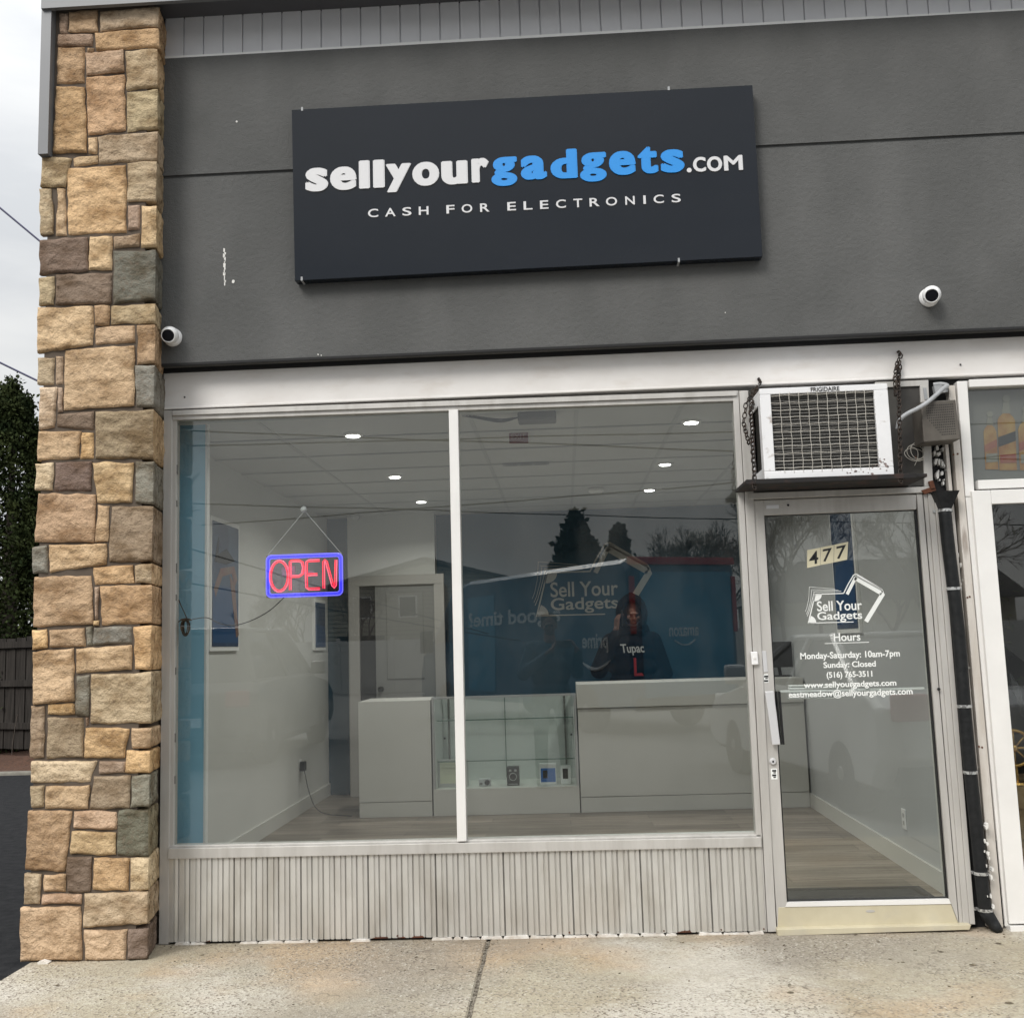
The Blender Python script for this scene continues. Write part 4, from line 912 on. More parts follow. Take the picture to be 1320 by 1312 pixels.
po.build('wooden_post', 'postwood', shop, bevel=.002)
sm = MB()
for x, y in ((1229, 586), (1234.5, 585), (1250, 769), (1247, 770), (1262, 962), (1266, 963)): sm.lathe(P(x, y, -.0205), (0, -1, 0), [(.005, 0), (.004, .003)], 8)
build_each(sm, 'nail', 'rust', shop)
pf = MB(); pf.pxq([(1190, 500), (1194, 500), (1196, 515), (1192, 515)], -.015, .0); pf.pxq([(1204, 497), (1222, 495), (1222, 505), (1206, 507)], -.03, -.0); build_each(pf, 'bracket_plate', 'conduit', shop)

# ================================================================ NEIGHBOUR SHOP FRONT
nbh = empty('neighbour_shop', (3.3, .1, 0), 'neighbouring shop with white framed door and transom at the right edge', 'shop')
NX = 2.046
f = MB()
f.pxq([(1233.6, 491.5), (1247, 490.8), (1256.5, 640), (1244.8, 640)], -.022, .06)
f.box(NX+.045, -.022, 2.625, 4.6, .06, 2.665); f.box(NX+.045, -.022, 2.105, 4.6, .06, 2.15)
f.build('transom_frame', 'whiteframe', nbh, bevel=.003)
f = MB(); f.pxq([(1244.8, 640.5), (1256.5, 640.5), (1314, 1193), (1296, 1194)], -.020, .06); f.build('door_jamb', 'whiteframe', nbh, bevel=.003)
nd_ = MB(); xa2 = P(1258.5, 700, -.045).x; xg = P(1283, 700, -.045).x
nd_.box(xa2, -.045, .03, xg, .0, 2.095); nd_.box(xg+.0005, -.045, 2.025, 3.05, .0, 2.095); nd_.box(xg+.0005, -.045, .03, 3.05, .0, .18); nd_.box(3.05, -.045, .03, 3.14, .0, 2.095)
nd_.build('door', 'whiteframe', nbh, bevel=.003)
bk = MB(); bk.box(xa2-.012, -.008, .02, xa2-.001, .04, 2.1); bk.build('door_seal', 'black', nbh)
n2 = MB(); n2.box(3.15, -.02, 0, 4.6, .06, 2.1); n2.build('end_panel', 'whiteframe', nbh)
th2 = MB(); th2.box(NX, -.06, 0, 3.15, .05, .022); th2.build('threshold', 'whiteframe', nbh)
gg = MB(); gg.box(NX+.04, .02, 2.14, 4.6, .026, 2.635); gg.build('transom_glass', 'glass', nbh)
gg = MB(); gg.box(xg-.01, -.025, .17, 3.06, -.019, 2.03); gg.build('door_glass', 'glass', nbh)
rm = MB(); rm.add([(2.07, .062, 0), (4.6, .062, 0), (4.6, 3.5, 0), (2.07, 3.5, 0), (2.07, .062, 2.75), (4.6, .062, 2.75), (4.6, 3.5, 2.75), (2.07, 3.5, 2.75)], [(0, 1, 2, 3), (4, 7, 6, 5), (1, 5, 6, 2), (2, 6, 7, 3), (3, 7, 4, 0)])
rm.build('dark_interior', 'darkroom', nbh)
# bottle poster behind the transom glass
TY = .05
bp_ = empty('bottle_poster', tuple(P(1290, 620, TY)), 'transom poster of amber liquor bottles in the neighbouring shop', 'poster')
pb_ = MB(); pb_.box(NX+.05, TY+.002, 2.155, 2.9, TY+.006, 2.62); pb_.build('backing', 'acdark', bp_)
def bottle(px0, px1, ytop, ysh, ybot, m, lab, cap):
    c = (px0+px1)/2; w = px1-px0; q = MB()
    q.pxq([(px0+.5, ysh+6), (px0+w*.12, ysh+1), (px0+w*.32, ysh-3), (px1-w*.32, ysh-3), (px1-w*.12, ysh+1), (px1, ysh+6), (px1+2.5, ybot), (px0+3, ybot)], TY-.002, TY+.001); q.build('bottle_body', m, bp_)
    n = MB(); n.pxq([(c-w*.14, ytop+3), (c+w*.14, ytop+3), (c+w*.26, ysh-3.2), (c-w*.26, ysh-3.2)], TY-.001, TY+.001); n.lathe(P(c, ytop+1, TY-.001), (0, -1, 0), [(w*.0006+.006, 0), (w*.0006+.005, .002)], 12); n.build('bottle_neck', 'bottleclear', bp_)
    y0 = ysh+(ybot-ysh)*.28; y1 = ysh+(ybot-ysh)*.50; l = MB(); l.pxq([(px0+1.5, y0+8), (px1+.5, y0), (px1+1, y1-3), (px0+2, y1+5)], TY-.004, TY-.0021); l.build('bottle_label', lab, bp_)
    l = MB(); l.pxq([(px0+4, ybot-20), (px1+1, ybot-21), (px1+2, ybot-10), (px0+4, ybot-9)], TY-.004, TY-.0021); l.build('bottle_label', 'bottleclear' if lab == 'redlabel' else 'redlabel', bp_)
bottle(1267.5, 1284.5, 533, 551, 605, 'ambottle', 'redlabel', 0)
bottle(1285.5, 1308.5, 513, 536, 606, 'ambottle', 'blacklabel', 0)
bottle(1312, 1332, 527, 547, 606, 'ambottle', 'redlabel', 0)
# things behind the neighbour's door glass
cr_ = MB(); cr_.box(2.16, .25, .02, 2.62, .75, .62)
for k in range(4): cr_.box(2.155, .24, .06+k*.15, 2.62, .249, .17+k*.15)
tag(cr_.build('wooden_crate', 'crate', bevel=.004), 'pale wooden crate low behind the neighbour shop door glass', 'crate')
wf_ = empty('brass_fan', (2.27, .35, .62), 'small round brass ornament standing on the crate behind the neighbour door glass', 'ornament')
w_ = MB(); cc = Vector((2.30, .35, .80)); w_.tube([cc+Vector((.09*cos(t), 0, .09*sin(t))) for t in np.linspace(0, 2*pi, 25)[:-1]], .009, 8, closed=True); w_.build('rim', 'gold', wf_, smooth=True)
w_ = MB()
for k in range(8): w_.tube([cc, cc+Vector((.088*cos(k*pi/4), 0, .088*sin(k*pi/4)))], .005, 6)
w_.ell(cc, .022, 12, 8); w_.build('spokes', 'gold', wf_, smooth=True)
w_ = MB(); w_.lathe((2.30, .35, .62), (0, 0, 1), [(.06, 0), (.055, .01), (.012, .02), (.01, .09)], 20); w_.build('stand', 'gold', wf_)
cg = MB()
for k in range(5): cg.tube(smoothpts([P(1302+k, 868+k*2, .15), P(1306+k*2, 888, .13), P(1312+k, 900+k*3, .13), P(1318, 905+k*4, .14), P(1322+k, 925, .15)]), .006, 6)
tag(cg.build('cable_bundle', 'cord', smooth=True), 'bunch of thick black cables hanging behind the neighbour door glass', 'cable')
gr_ = MB(); random.seed(12)
for i in range(700):
    c = Vector((random.gauss(2.62, .10), random.gauss(1.6, .05), random.uniform(.9, 1.9))); d = Vector((random.gauss(0, 1), random.gauss(0, 1), random.gauss(0, 1))).normalized(); e = d.orthogonal().normalized(); gr_.add([c, c+d*.05+e*.012, c+d*.06-e*.012], [(0, 1, 2)])
tag(gr_.build('garland', 'green'), 'dim green and gold garland hanging deep inside the neighbour shop', 'garland')

# ================================================================ INTERIOR
IX0, IX1, IYB, IZC = -2.345, 1.985, 5.2, 2.73
wl = MB(); wl.box(IX0-.03, .06, .0, IX0, IYB+.1, 2.9); wl.build('interior_wall', 'wall_in', shop)
wr = MB(); wr.box(IX1, .065, .0, IX1+.05, IYB+.1, 2.9); wr.build('interior_wall', 'wall_grey', shop)
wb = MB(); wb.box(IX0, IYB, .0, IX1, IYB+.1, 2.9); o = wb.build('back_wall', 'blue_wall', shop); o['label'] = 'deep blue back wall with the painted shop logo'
fl = MB(); fl.box(IX0, .055, -.025, IX1, IYB, .018); o = fl.build('interior_floor', 'planks', shop)
ce = MB(); ce.box(IX0, .02, IZC, IX1, IYB, IZC+.03); ce.build('ceiling', 'ceiling', shop)
cg_ = MB()
for xk in (-1.72, -.5, .12, .72, 1.33): cg_.box(xk-.012, .06, IZC-.004, xk+.012, IYB, IZC-.001)
for k in range(9): yk = .5+k*.61; cg_.box(IX0, yk-.012, IZC-.0075, IX1, yk+.012, IZC-.0045)
cg_.build('ceiling_grid', 'ceilgrid', shop)
hw = MB(); hw.box(IX0, .065, 2.62, IX1, .10, IZC); hw.box(1.80, .066, 0, IX1, .10, 2.62); hw.build('front_inner_wall', 'wall_in', shop)
bs = MB(); bs.box(IX0, .12, .018, IX0+.014, IYB, .13); bs.box(IX1-.014, .12, .018, IX1, IYB, .13); build_each(bs, 'baseboard', 'counter', shop)
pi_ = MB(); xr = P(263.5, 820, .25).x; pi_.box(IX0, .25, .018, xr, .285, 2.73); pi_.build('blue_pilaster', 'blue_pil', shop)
pe = MB(); pe.box(xr+.0005, .246, .018, xr+.012, .287, 2.73); pe.build('pilaster_trim', 'trimw', shop)
sl_ = MB(); sl_.box(IX0+.02, .062, .40, .92, .11, .458); sl_.build('window_board', 'wall_in', shop)
rr_ = MB(); rr_.box(IX0+.02, .062, .02, .92, .109, .40); rr_.build('low_inner_wall', 'wall_in', shop)
# partition with a closed grey door
pa = MB(); px0_ = P(449, 800, 5.05).x; px1_ = P(560, 700, 5.05).x; pa.box(px0_, 5.05, .018, px1_, 5.199, IZC); pa.build('partition', 'wall_in', shop)
idr = empty('interior_door', (P(520, 900, 5.0).x, 5.05, .018), 'grey panelled interior door in a pale casing beside the blue back wall', 'door')
zt_ = P(510, 741, 5.0).z; c0 = P(449.5, 800, 5.0).x; c1 = P(463, 800, 5.0).x; c2 = P(560, 800, 5.0).x; c3 = P(573, 800, 5.0).x; zi = P(510, 754, 5.0).z
k = MB(); k.box(c0, 5.0, .018, c1, 5.049, zi); k.box(c2, 5.0, .018, c3, 5.049, zi); k.box(c0, 4.999, zi+.0005, c3, 5.049, zt_); k.build('casing', 'casing', idr, bevel=.003)
k = MB(); xs = P(484, 800, 5.03).x; k.box(xs, 5.025, .03, c2, 5.049, zi); dl = k.build('door_leaf', 'doorgrey', idr)
k = MB(); k.box(c1+.0005, 5.035, .03, xs-.0005, 5.049, zi); k.build('dark_opening', 'blackmat', idr)
k = MB()
for za_, zb_ in ((1.12, 1.95), (.25, .98)): k.box(xs+.11, 5.015, za_, c2-.11, 5.0245, zb_)
build_each(k, 'raised_panel', 'doorgrey', dl, bevel=.006)
k = MB(); p = P(489.5, 888, 4.99); k.lathe((p.x+.01, 5.02, p.z), (0, -1, 0), [(.026, 0), (.026, .006), (.010, .012), (.010, .035), (.024, .045), (.026, .060), (.015, .070)], 18); k.build('knob', 'knob', dl, smooth=True)
# logo painted on the back wall
LYw = 5.197
lw = MB(); fw = lambda x, y: ((lambda p: (p.x, p.z))(P(686.8+(x-322)*(839-686.8)/(735-322), 699.5+(y-410)*(795-699.5)/(672-410), LYw)))
logo(lw, fw, LYw, .003, .0292*.0985)
textpx(lw, 'Sell Your', 709.5, 796.5, 749, 768.5, LYw, .003, .014); textpx(lw, 'Gadgets', 710, 797, 769.5, 790, LYw, .003, .014)
lw.build('wall_logo', 'decalwall', shop)
# downlights
for k, (px_, py_, lab) in enumerate(((455, 562, 'nearest recessed downlight in the left ceiling row'), (509, 615, 'middle recessed downlight in the left ceiling row'), (543, 647, 'farthest recessed downlight in the left ceiling row'),
                       (891, 545, 'nearest recessed downlight in the right ceiling row'), (857, 599, 'middle recessed downlight in the right ceiling row'), (837, 632, 'farthest recessed downlight in the right ceiling row'))):
    c = G(px_, py_, IZC-.01); r = empty('downlight', (c.x, c.y, IZC-.02), lab, 'downlight', 'round recessed downlights in the shop ceiling')
    q = MB(); q.lathe((c.x, c.y, IZC-.001), (0, 0, -1), [(.062, 0), (.062, .007), (.045, .011)], 28); q.build('trim_ring', 'trimw', r)
    q = MB(); q.lathe((c.x, c.y, IZC-.0125), (0, 0, -1), [(.043, 0), (.040, .0025)], 28); q.build('diffuser', 'emit', r)
    ld = bpy.data.lights.new('downlight_lamp', 'AREA'); ld.shape = 'DISK'; ld.size = .13; ld.energy = 8; ld.color = (1, .97, .92); ld.spread = radians(150)
    lo_ = bpy.data.objects.new('downlight_lamp', ld); SC.collection.objects.link(lo_); lo_.parent = r; lo_.location = (0, 0, -.004); WL[lo_] = WL[r]
def onceil(px, py): return G(px, py, IZC-.02)
c = onceil(668, 562); r = empty('exit_sign', (c.x, c.y, IZC-.14), 'small dim red exit sign hanging from the shop ceiling', 'exit sign')
q = MB(); c0 = P(656, 555, c.y); c1 = P(681, 570, c.y); q.box(c0.x, c.y, c1.z, c1.x, c.y+.03, c0.z); q.build('housing', 'exitred', r, bevel=.003)
q = MB(); text(q, 'EXIT', c0.x+.014, c1.x-.014, c1.z+.022, c0.z-.022, c.y, .001, .015); q.build('exit_letters', mat('dim_letter', (.35, .22, .2), .5), r)
q = MB(); q.box((c0.x+c1.x)/2-.02, c.y+.005, c0.z, (c0.x+c1.x)/2+.02, c.y+.025, IZC-.008); q.build('ceiling_mount', 'ceilgrid', r)
c = onceil(678, 600); q = MB(); q.box(c.x-.17, c.y-.035, IZC-.014, c.x+.17, c.y+.035, IZC-.008)
r = tag(q.build('ceiling_vent', mat('vent_grey', (.28, .28, .27), .6)), 'slim grey linear air vent in the shop ceiling', 'vent')
q = MB(); 
for k in range(3): q.box(c.x-.15+k*.105, c.y-.025, IZC-.0165, c.x-.06+k*.105, c.y+.025, IZC-.0145)
build_each(q, 'slot', 'acdark', r)
c = onceil(768, 632); q = MB(); q.lathe((c.x, c.y, IZC-.008), (0, 0, -1), [(.07, 0), (.07, .02), (.05, .04), (.02, .045)], 24); tag(q.build('smoke_detector', 'whiteframe'), 'round white smoke detector at the back of the shop ceiling', 'smoke detector')
c = onceil(690, 535); q = MB(); q.box(c.x-.10, c.y-.06, IZC-.06, c.x+.12, c.y+.08, IZC-.009); o = q.build('ceiling_unit', 'acdark', bevel=.01); tag(o, 'dark grey box with hanging leads on the ceiling behind the top of the right pane', 'ceiling unit')
q = MB()
for k in range(4): q.tube(smoothpts([Vector((c.x-.10, c.y, IZC-.03)), Vector((c.x-.20, c.y+.01*k, IZC-.035-.004*k)), Vector((c.x-.30-.02*k, c.y, IZC-.02)), Vector((c.x-.36-.02*k, c.y, IZC-.009))]), .003, 5)
q.build('leads', 'cord', o)
p = P(456, 664, 4.9); r = empty('dome_camera', (p.x, 5.05, p.z), 'little pale dome camera high on the partition inside', 'security camera')
q = MB(); q.box(p.x-.06, 4.93, p.z+.035, p.x+.06, 5.049, p.z+.055); q.build('bracket', 'whiteframe', r, bevel=.003)
q = MB(); q.ell((p.x, 4.98, p.z), (.05, .05, .045), 20, 12); q.build('dome', 'ceilgrid', r, smooth=True)
# posters on walls
def wallposter(x, y0, y1, z0, z1, sgn, lab, stat=True):
    r = empty('wall_poster', (x, (y0+y1)/2, z0), lab, 'poster'); e = .004*sgn
    q = MB(); q.box(x, y0, z0, x+e*5, y1, z1); q.build('frame', 'trimw', r)
    q = MB(); q.box(x+e*5, y0+.03, z0+.03, x+e*6, y1-.03, z1-.03); q.build('print', 'poster', r)
    def pan(pts, m, lvl, nm):
        a = [(y0+(y1-y0)*u, z0+(z1-z0)*v) for u, v in pts]; X0 = x+e*6; X1 = x+e*(6+lvl); n = len(a)
        MB().add([(X0, *p_) for p_ in a]+[(X1, *p_) for p_ in a], [tuple(range(n, 2*n)), tuple(range(n-1, -1, -1))]+[(i, (i+1) % n, (i+1) % n+n, i+n) for i in range(n)]).build(nm, m, r)
    pan([(.06, .06), (.94, .06), (.94, .30), (.80, .48), (.06, .50)], 'posterblue', .3, 'blue_block')
    if stat:
        pan([(.08, .46), (.30, .62), (.78, .66), (.90, .56), (.80, .50), (.70, .60), (.36, .56), (.14, .40)], 'postertan', .6, 'tan_shape')
        pan([(.62, .58), (.80, .52), (.96, .12), (.86, .10)], 'postertan', .6, 'pink_shape')
        pan([(.10, .66), (.24, .86), (.22, .72), (.5, .78), (.8, .70), (.5, .66)], 'blackmat', .8, 'dark_shape')
wallposter(IX0, 1.58, 2.21, 1.43, 2.33, 1, 'tall framed blue poster with tan and pink shapes on the left wall behind the glass')
wallposter(IX0, 4.55, 5.02, 1.42, 1.90, 1, 'small blue framed poster at the far end of the left wall', False)
wallposter(IX1, 1.85, 2.45, 1.42, 2.42, -1, 'tall narrow blue poster on the right wall seen through the door glass', False)
# outlets
def outlet(x, y, z, sgn, adap, lab):
    r = empty('wall_outlet', (x, y, z-.06), lab, 'outlet', 'white wall outlets'); q = MB(); q.box(x, y-.036, z-.058, x+.006*sgn, y+.036, z+.058); q.build('plate', 'camwhite', r, bevel=.002)
    q = MB()
    for dz in (-.022, .022): q.box(x+.006*sgn, y-.014, z+dz-.012, x+.008*sgn, y+.014, z+dz+.012)
    build_each(q, 'socket', 'ceilgrid', r)
outlet(IX0, 4.05, .42, 1, 1, 'white outlet with a black adapter low on the left wall')
outlet(IX1, 1.25, .31, -1, 0, 'white outlet low on the right wall seen through the door')
q = MB(); q.box(IX0+.008, 4.0, .38, IX0+.05, 4.08, .46); o = q.build('power_adapter', 'black', bevel=.005); tag(o, 'black plug adapter in the left wall outlet', 'adapter')
q = MB(); q.tube(smoothpts([Vector((IX0+.04, 4.04, .38)), Vector((IX0+.08, 4.02, .22)), Vector((IX0+.14, 4.0, .08)), Vector((IX0+.25, 3.95, .024)), Vector((IX0+.5, 3.8, .024))]), .004, 6); q.build('lead', 'cord', o, smooth=True)
# doormat
q = MB(); q.box(1.02, .22, .0185, 1.90, .80, .026); o = q.build('doormat', 'mat_'); tag(o, 'dark grey bordered doormat just inside the door', 'doormat')
q = MB()
for a, b, c_, d__ in ((1.05, .25, 1.87, .275), (1.05, .745, 1.87, .77), (1.05, .2755, 1.075, .7445), (1.845, .2755, 1.87, .7445)): q.box(a, b, .0262, c_, d__, .0275)
q.build('border', 'mat2', o)
q = MB()
for k in range(9): q.tube([Vector((1.12+k*.045+.02*sin(t*3), .36+.05*sin(t+k), .0268)) for t in np.linspace(0, 3, 8)], .004, 4)
q.build('scroll_pattern', 'mat2', o)

# ================================================================ COUNTERS
CY = 3.71
def counter(name, lab, xa, xb, zt, top=None, kick=.14, lip=None):
    r = empty(name, ((xa+xb)/2, CY+.3, .018), lab, 'counter')
    q = MB(); q.box(xa, CY, kick+.004, xb, CY+.6, zt-.001 if not lip else zt-lip-.004); q.build('body', 'counter', r, bevel=.002)
    q = MB(); q.box(xa, CY+.004, .018, xb, CY+.6, kick); q.build('plinth', 'counter', r, bevel=.002)
    if lip: q = MB(); q.box(xa-.004, CY-.02, zt-lip, xb, CY+.6, zt); q.build('top_ledge', 'counter', r, bevel=.003)
    return r
xe = lambda px, y=CY: P(px, 960, y).x
counter('shop_counter', 'plain low white counter block left of the glass display case', P(462.5, 980, CY).x, P(556, 980, CY).x, P(510, 903, CY).z)
counter('reception_counter', 'long tall white counter with a raised front ledge right of the display case', P(747, 980, CY).x, P(1040, 965, CY).x, P(800, 880, CY).z, lip=.20)
dcx0, dcx1 = P(557.8, 980, CY).x, P(745.5, 980, CY).x; dzt = P(650, 896, CY).z; dzb = P(650, 1015, CY).z
dc = empty('display_case', ((dcx0+dcx1)/2, CY+.3, .018), 'glass fronted white display case between the two counters', 'display case')
q = MB(); q.box(dcx0, CY, .018, dcx1, CY+.6, dzb); q.build('base_cabinet', 'counter', dc, bevel=.002)
q = MB()
for x in (dcx0, dcx1-.018): q.box(x, CY, dzb+.0005, x+.018, CY+.02, dzt-.018); q.box(x, CY+.58, dzb+.0005, x+.018, CY+.6, dzt-.018)
q.box(dcx0, CY, dzt-.0175, dcx1, CY+.022, dzt); q.build('case_frame', 'cabedge', dc, bevel=.001)
q = MB(); q.box(dcx0+.02, CY+.56, dzb+.001, dcx1-.02, CY+.57, dzt-.02); q.box(dcx0+.02, CY+.005, dzb+.001, dcx0+.025, CY+.55, dzt-.02); q.box(dcx1-.025, CY+.005, dzb+.001, dcx1-.02, CY+.55, dzt-.02); q.build('pale_lining', 'dgreen', dc)
q = MB(); xm = P(652, 960, CY+.55).x; q.box(xm-.003, CY+.552, dzb+.02, xm+.003, CY+.559, dzt-.03); q.build('back_door_seam', 'glass_green', dc)
q = MB(); q.box(dcx0+.019, CY+.004, dzb+.001, dcx1-.019, CY+.009, dzt-.019); q.build('front_glass', 'glass_case', dc)
q = MB(); q.box(dcx0, CY+.023, dzt-.008, dcx1, CY+.6, dzt-.001); q.build('top_glass', 'glass_case', dc)
for px_y in (926, 979):
    z = P(670, px_y, CY+.1).z; q = MB(); q.box(dcx0+.03, CY+.10, z-.004, dcx1-.03, CY+.54, z+.004); s_ = q.build('glass_shelf', 'glass_case', dc)
    q = MB(); q.box(dcx0+.03, CY+.096, z-.004, dcx1-.03, CY+.0995, z+.004); q.build('shelf_edge', 'glass_green', s_)
q = MB()
for px_ in (579, 729): x = P(px_, 950, CY+.55).x; q.box(x-.008, CY+.538, dzb+.12, x+.008, CY+.551, dzt-.02)
build_each(q, 'shelf_track', 'acdark', dc)
q = MB()
for px_, py_ in ((572.5, 952), (736.5, 947)): p = P(px_, py_, CY+.5); q.lathe((p.x, CY+.551, p.z), (0, -1, 0), [(.009, 0), (.008, .004)], 10)
build_each(q, 'cam_lock', 'black', dc)
# items in the case
def onbase(px, y=CY+.14): return P(px, 1000, y).x
IYc = CY+.13
r = empty('framed_certificate', (P(583, 1000, IYc).x, IYc, dzb), 'clear stand holding a pale yellow certificate in the left of the display case', 'certificate')
a, b = P(562.5, 979, IYc), P(604.5, 1012, IYc); q = MB(); q.box(a.x, IYc, dzb+.001, b.x, IYc+.008, a.z); q.build('stand', 'ceilgrid', r, bevel=.002)
q = MB(); q.box(a.x+.03, IYc-.002, dzb+.03, b.x-.03, IYc-.0005, a.z-.025); q.build('certificate_sheet', 'paper', r)
q = MB(); 
for k in range(4): q.box(a.x+.05, IYc-.003, a.z-.05-k*.022, b.x-.05, IYc-.0022, a.z-.053-k*.022)
q.build('text_lines', 'ceilgrid', r)
r = empty('compact_camera', (onbase(625), IYc, dzb), 'tiny silver compact camera lying in the display case', 'camera')
x = onbase(625); q = MB(); q.box(x-.052, IYc, dzb+.001, x+.052, IYc+.03, dzb+.062); q.build('body', 'silver', r, bevel=.004)
q = MB(); q.lathe((x+.02, IYc, dzb+.032), (0, -1, 0), [(.022, 0), (.022, .02), (.016, .022)], 16); q.build('lens', 'black', r)
q = MB(); q.box(x-.045, IYc-.001, dzb+.01, x-.02, IYc-.0001, dzb+.03); q.build('grip', 'acdark', r)
r = empty('box_camera', (onbase(661), IYc, dzb), 'black vintage box camera standing on end in the display case', 'camera')
x = onbase(661.5); q = MB(); q.box(x-.052, IYc-.02, dzb+.001, x+.052, IYc+.08, dzb+.155); q.build('body', 'black', r, bevel=.004)
q = MB(); q.lathe((x, IYc-.0205, dzb+.075), (0, -1, 0), [(.027, 0), (.027, .004), (.018, .005), (.008, .003)], 20); q.build('lens', 'lens', r)
q = MB(); q.tube([Vector((x+.030*cos(t), IYc-.024, dzb+.075+.030*sin(t))) for t in np.linspace(0, 2*pi, 21)[:-1]], .003, 5, closed=True); q.build('lens_ring', 'ceilgrid', r)
q = MB()
for dx in (-.022, .022): q.box(x+dx-.010, IYc-.022, dzb+.118, x+dx+.010, IYc-.0201, dzb+.135)
build_each(q, 'viewfinder', 'cabedge', r)
q = MB(); q.box(x-.04, IYc-.0215, dzb+.012, x+.04, IYc-.0202, dzb+.016); q.build('trim_line', 'cabedge', r)
def gadget_box(pl, pr, pt, lab, col, words):
    a, b = P(pl, pt, IYc), P(pr, pt, IYc); r = empty('gadget_box', ((a.x+b.x)/2, IYc, dzb), lab, 'box')
    q = MB(); q.box(a.x, IYc, dzb+.001, b.x, IYc+.05, a.z); q.build('carton', 'camwhite', r, bevel=.001)
    w = b.x-a.x; h = a.z-dzb
    q = MB(); q.box(a.x+w*.08, IYc-.001, dzb+h*.12, b.x-w*.04, IYc-.0002, dzb+h*(.78 if col == 'boxblue' else .9)) if col == 'boxblue' else None
    if col == 'boxblue': q.build('print', 'boxblue', r)
    q = MB(); q.box(a.x+w*.2, IYc-.0025, dzb+h*.3, a.x+w*(.48 if col == 'boxblue' else .72), IYc-.0012, dzb+h*(.68 if col == 'boxblue' else .86)); q.build('handset_picture', 'black', r, bevel=.0005)
    return r
gadget_box(695, 716.5, 984, 'white and blue boxed phone on the right of the display case floor', 'boxblue', 1)
gadget_box(722.5, 735.5, 987, 'narrow white box with a dark phone picture at the right end of the display case', 'dark', 0)
# monitor and small items on the reception counter
mz = P(1010, 872, CY+.3).z
r = empty('till_monitor', (P(1010, 860, CY+.35).x, CY+.35, P(800, 880, CY).z), 'dark till monitor on the reception counter behind the door edge', 'monitor')
x = P(1004, 860, CY+.35).x; z0 = P(800, 880, CY).z
q = MB(); q.box(x-.16, CY+.34, z0+.08, x+.12, CY+.36, z0+.30); q.build('screen', 'black', r, bevel=.004)
q = MB(); q.tube([Vector((x, CY+.36, z0+.12)), Vector((x+.02, CY+.40, z0+.01))], .015, 8); q.box(x-.08, CY+.32, z0+.001, x+.10, CY+.46, z0+.012); q.build('stand', 'black', r)

# ================================================================ OPEN SIGN
OY = .075
os_ = empty('open_sign', tuple(P(392, 769, OY)), 'glowing blue and red OPEN sign hanging by strings inside the left pane', 'open sign')
def pz(x, y): p = P(x, y, OY); return (p.x, p.z)
q = MB(); c = P(344, 716.5, OY), P(441, 713, OY), P(441.5, 767, OY), P(344.5, 769, OY)
X0, X1, Z0, Z1 = P(342.5, 742, OY).x, P(442.5, 741, OY).x, P(392, 769.5, OY).z, P(392, 713.5, OY).z
q.box(X0+.002, OY+.006, Z0+.002, X1-.002, OY+.010, Z1-.002); q.build('acrylic_panel', 'acryl', os_)
def rrect(x0, x1, z0, z1, r, n=6):
    out = []
    for cx, cz, a0 in ((x1-r, z1-r, 0), (x0+r, z1-r, 90), (x0+r, z0+r, 180), (x1-r, z0+r, 270)):
        for k in range(n+1): a = radians(a0+90*k/n); out.append(Vector((cx+r*cos(a), OY, cz+r*sin(a))))
    return out
for i, (ins, rad, m) in enumerate(((.004, .0030, 'neonbluel'), (.0125, .0046, 'neonblue'), (.0205, .0018, 'neonbluel'))):
    q = MB(); q.tube(rrect(X0+ins, X1-ins, Z0+ins, Z1-ins, .030-ins*.8), rad, 8, closed=True); q.build('blue_border_tube', m, os_, smooth=True)
wO = (X1-X0); hO = Z1-Z0
def T(u, v): return Vector((X0+wO*u, OY-.003, Z0+hO*v))
def tube2(pts, nm='red_letter_tube'):
    for off in (-.0046, .0046):
        P2 = []
        n = len(pts)
        for i, p in enumerate(pts):
            a = pts[max(i-1, 0)]; b = pts[min(i+1, n-1)]; t = (b-a).normalized(); nn = Vector((-t.z, 0, t.x)); P2.append(p+nn*off)
        q = MB(); q.tube(P2, .0027, 6); q.build(nm, 'neonred' if off > 0 else 'neonpink', os_, smooth=True)
tube2([T(.178+.115*cos(t), .50+.345*sin(t)) for t in np.linspace(.2, 2*pi+.2, 30)])
tube2([T(.318, .17), T(.318, .82), T(.335, .84), T(.43, .84), T(.475, .80), T(.49, .67), T(.475, .53), T(.43, .48), T(.335, .48)])
tube2([T(.70, .83), T(.56, .83), T(.53, .80), T(.525, .5), T(.53, .22), T(.56, .18), T(.70, .18)]); tube2([T(.535, .51), T(.67, .51)])
tube2([T(.75, .18), T(.75, .80), T(.765, .83), T(.785, .80), T(.865, .24), T(.885, .20), T(.90, .24), T(.91, .83)])
q = MB(); q.pxq([(363, 731), (380, 729.5), (380, 741.5), (363.5, 742.5)], OY+.03, OY+.06); q.build('reflection_block', 'camwhite', os_)  # white block modelled in place of a bright reflection behind the sign
q = MB(); q.pxq([(388.5, 736), (404, 735.3), (404, 739), (388.7, 739.8)], OY+.03, OY+.05); q.build('reflection_bar', 'camwhite', os_)  # thin white bar, likewise a reflection built as a solid piece
hk = P(392, 657, .03)
q = MB(); q.tube([P(345.5, 715, OY), hk+Vector((0, .012, -.004))], .0016, 6); q.tube([P(440, 713.5, OY), hk+Vector((0, .012, -.004))], .0016, 6); build_each(q, 'hanging_string', 'string', os_)
q = MB(); q.lathe(hk+Vector((0, -.008, 0)), (0, 1, 0), [(.017, 0), (.015, .004), (.007, .010), (.006, .018)], 20); q.tube([hk+Vector((0, .006, 0)), hk+Vector((0, .016, -.008)), hk+Vector((0, .018, .002))], .002, 5)
tag(q.build('suction_hook', 'clearcup', smooth=True), 'clear suction cup hook on the glass above the open sign', 'hook')
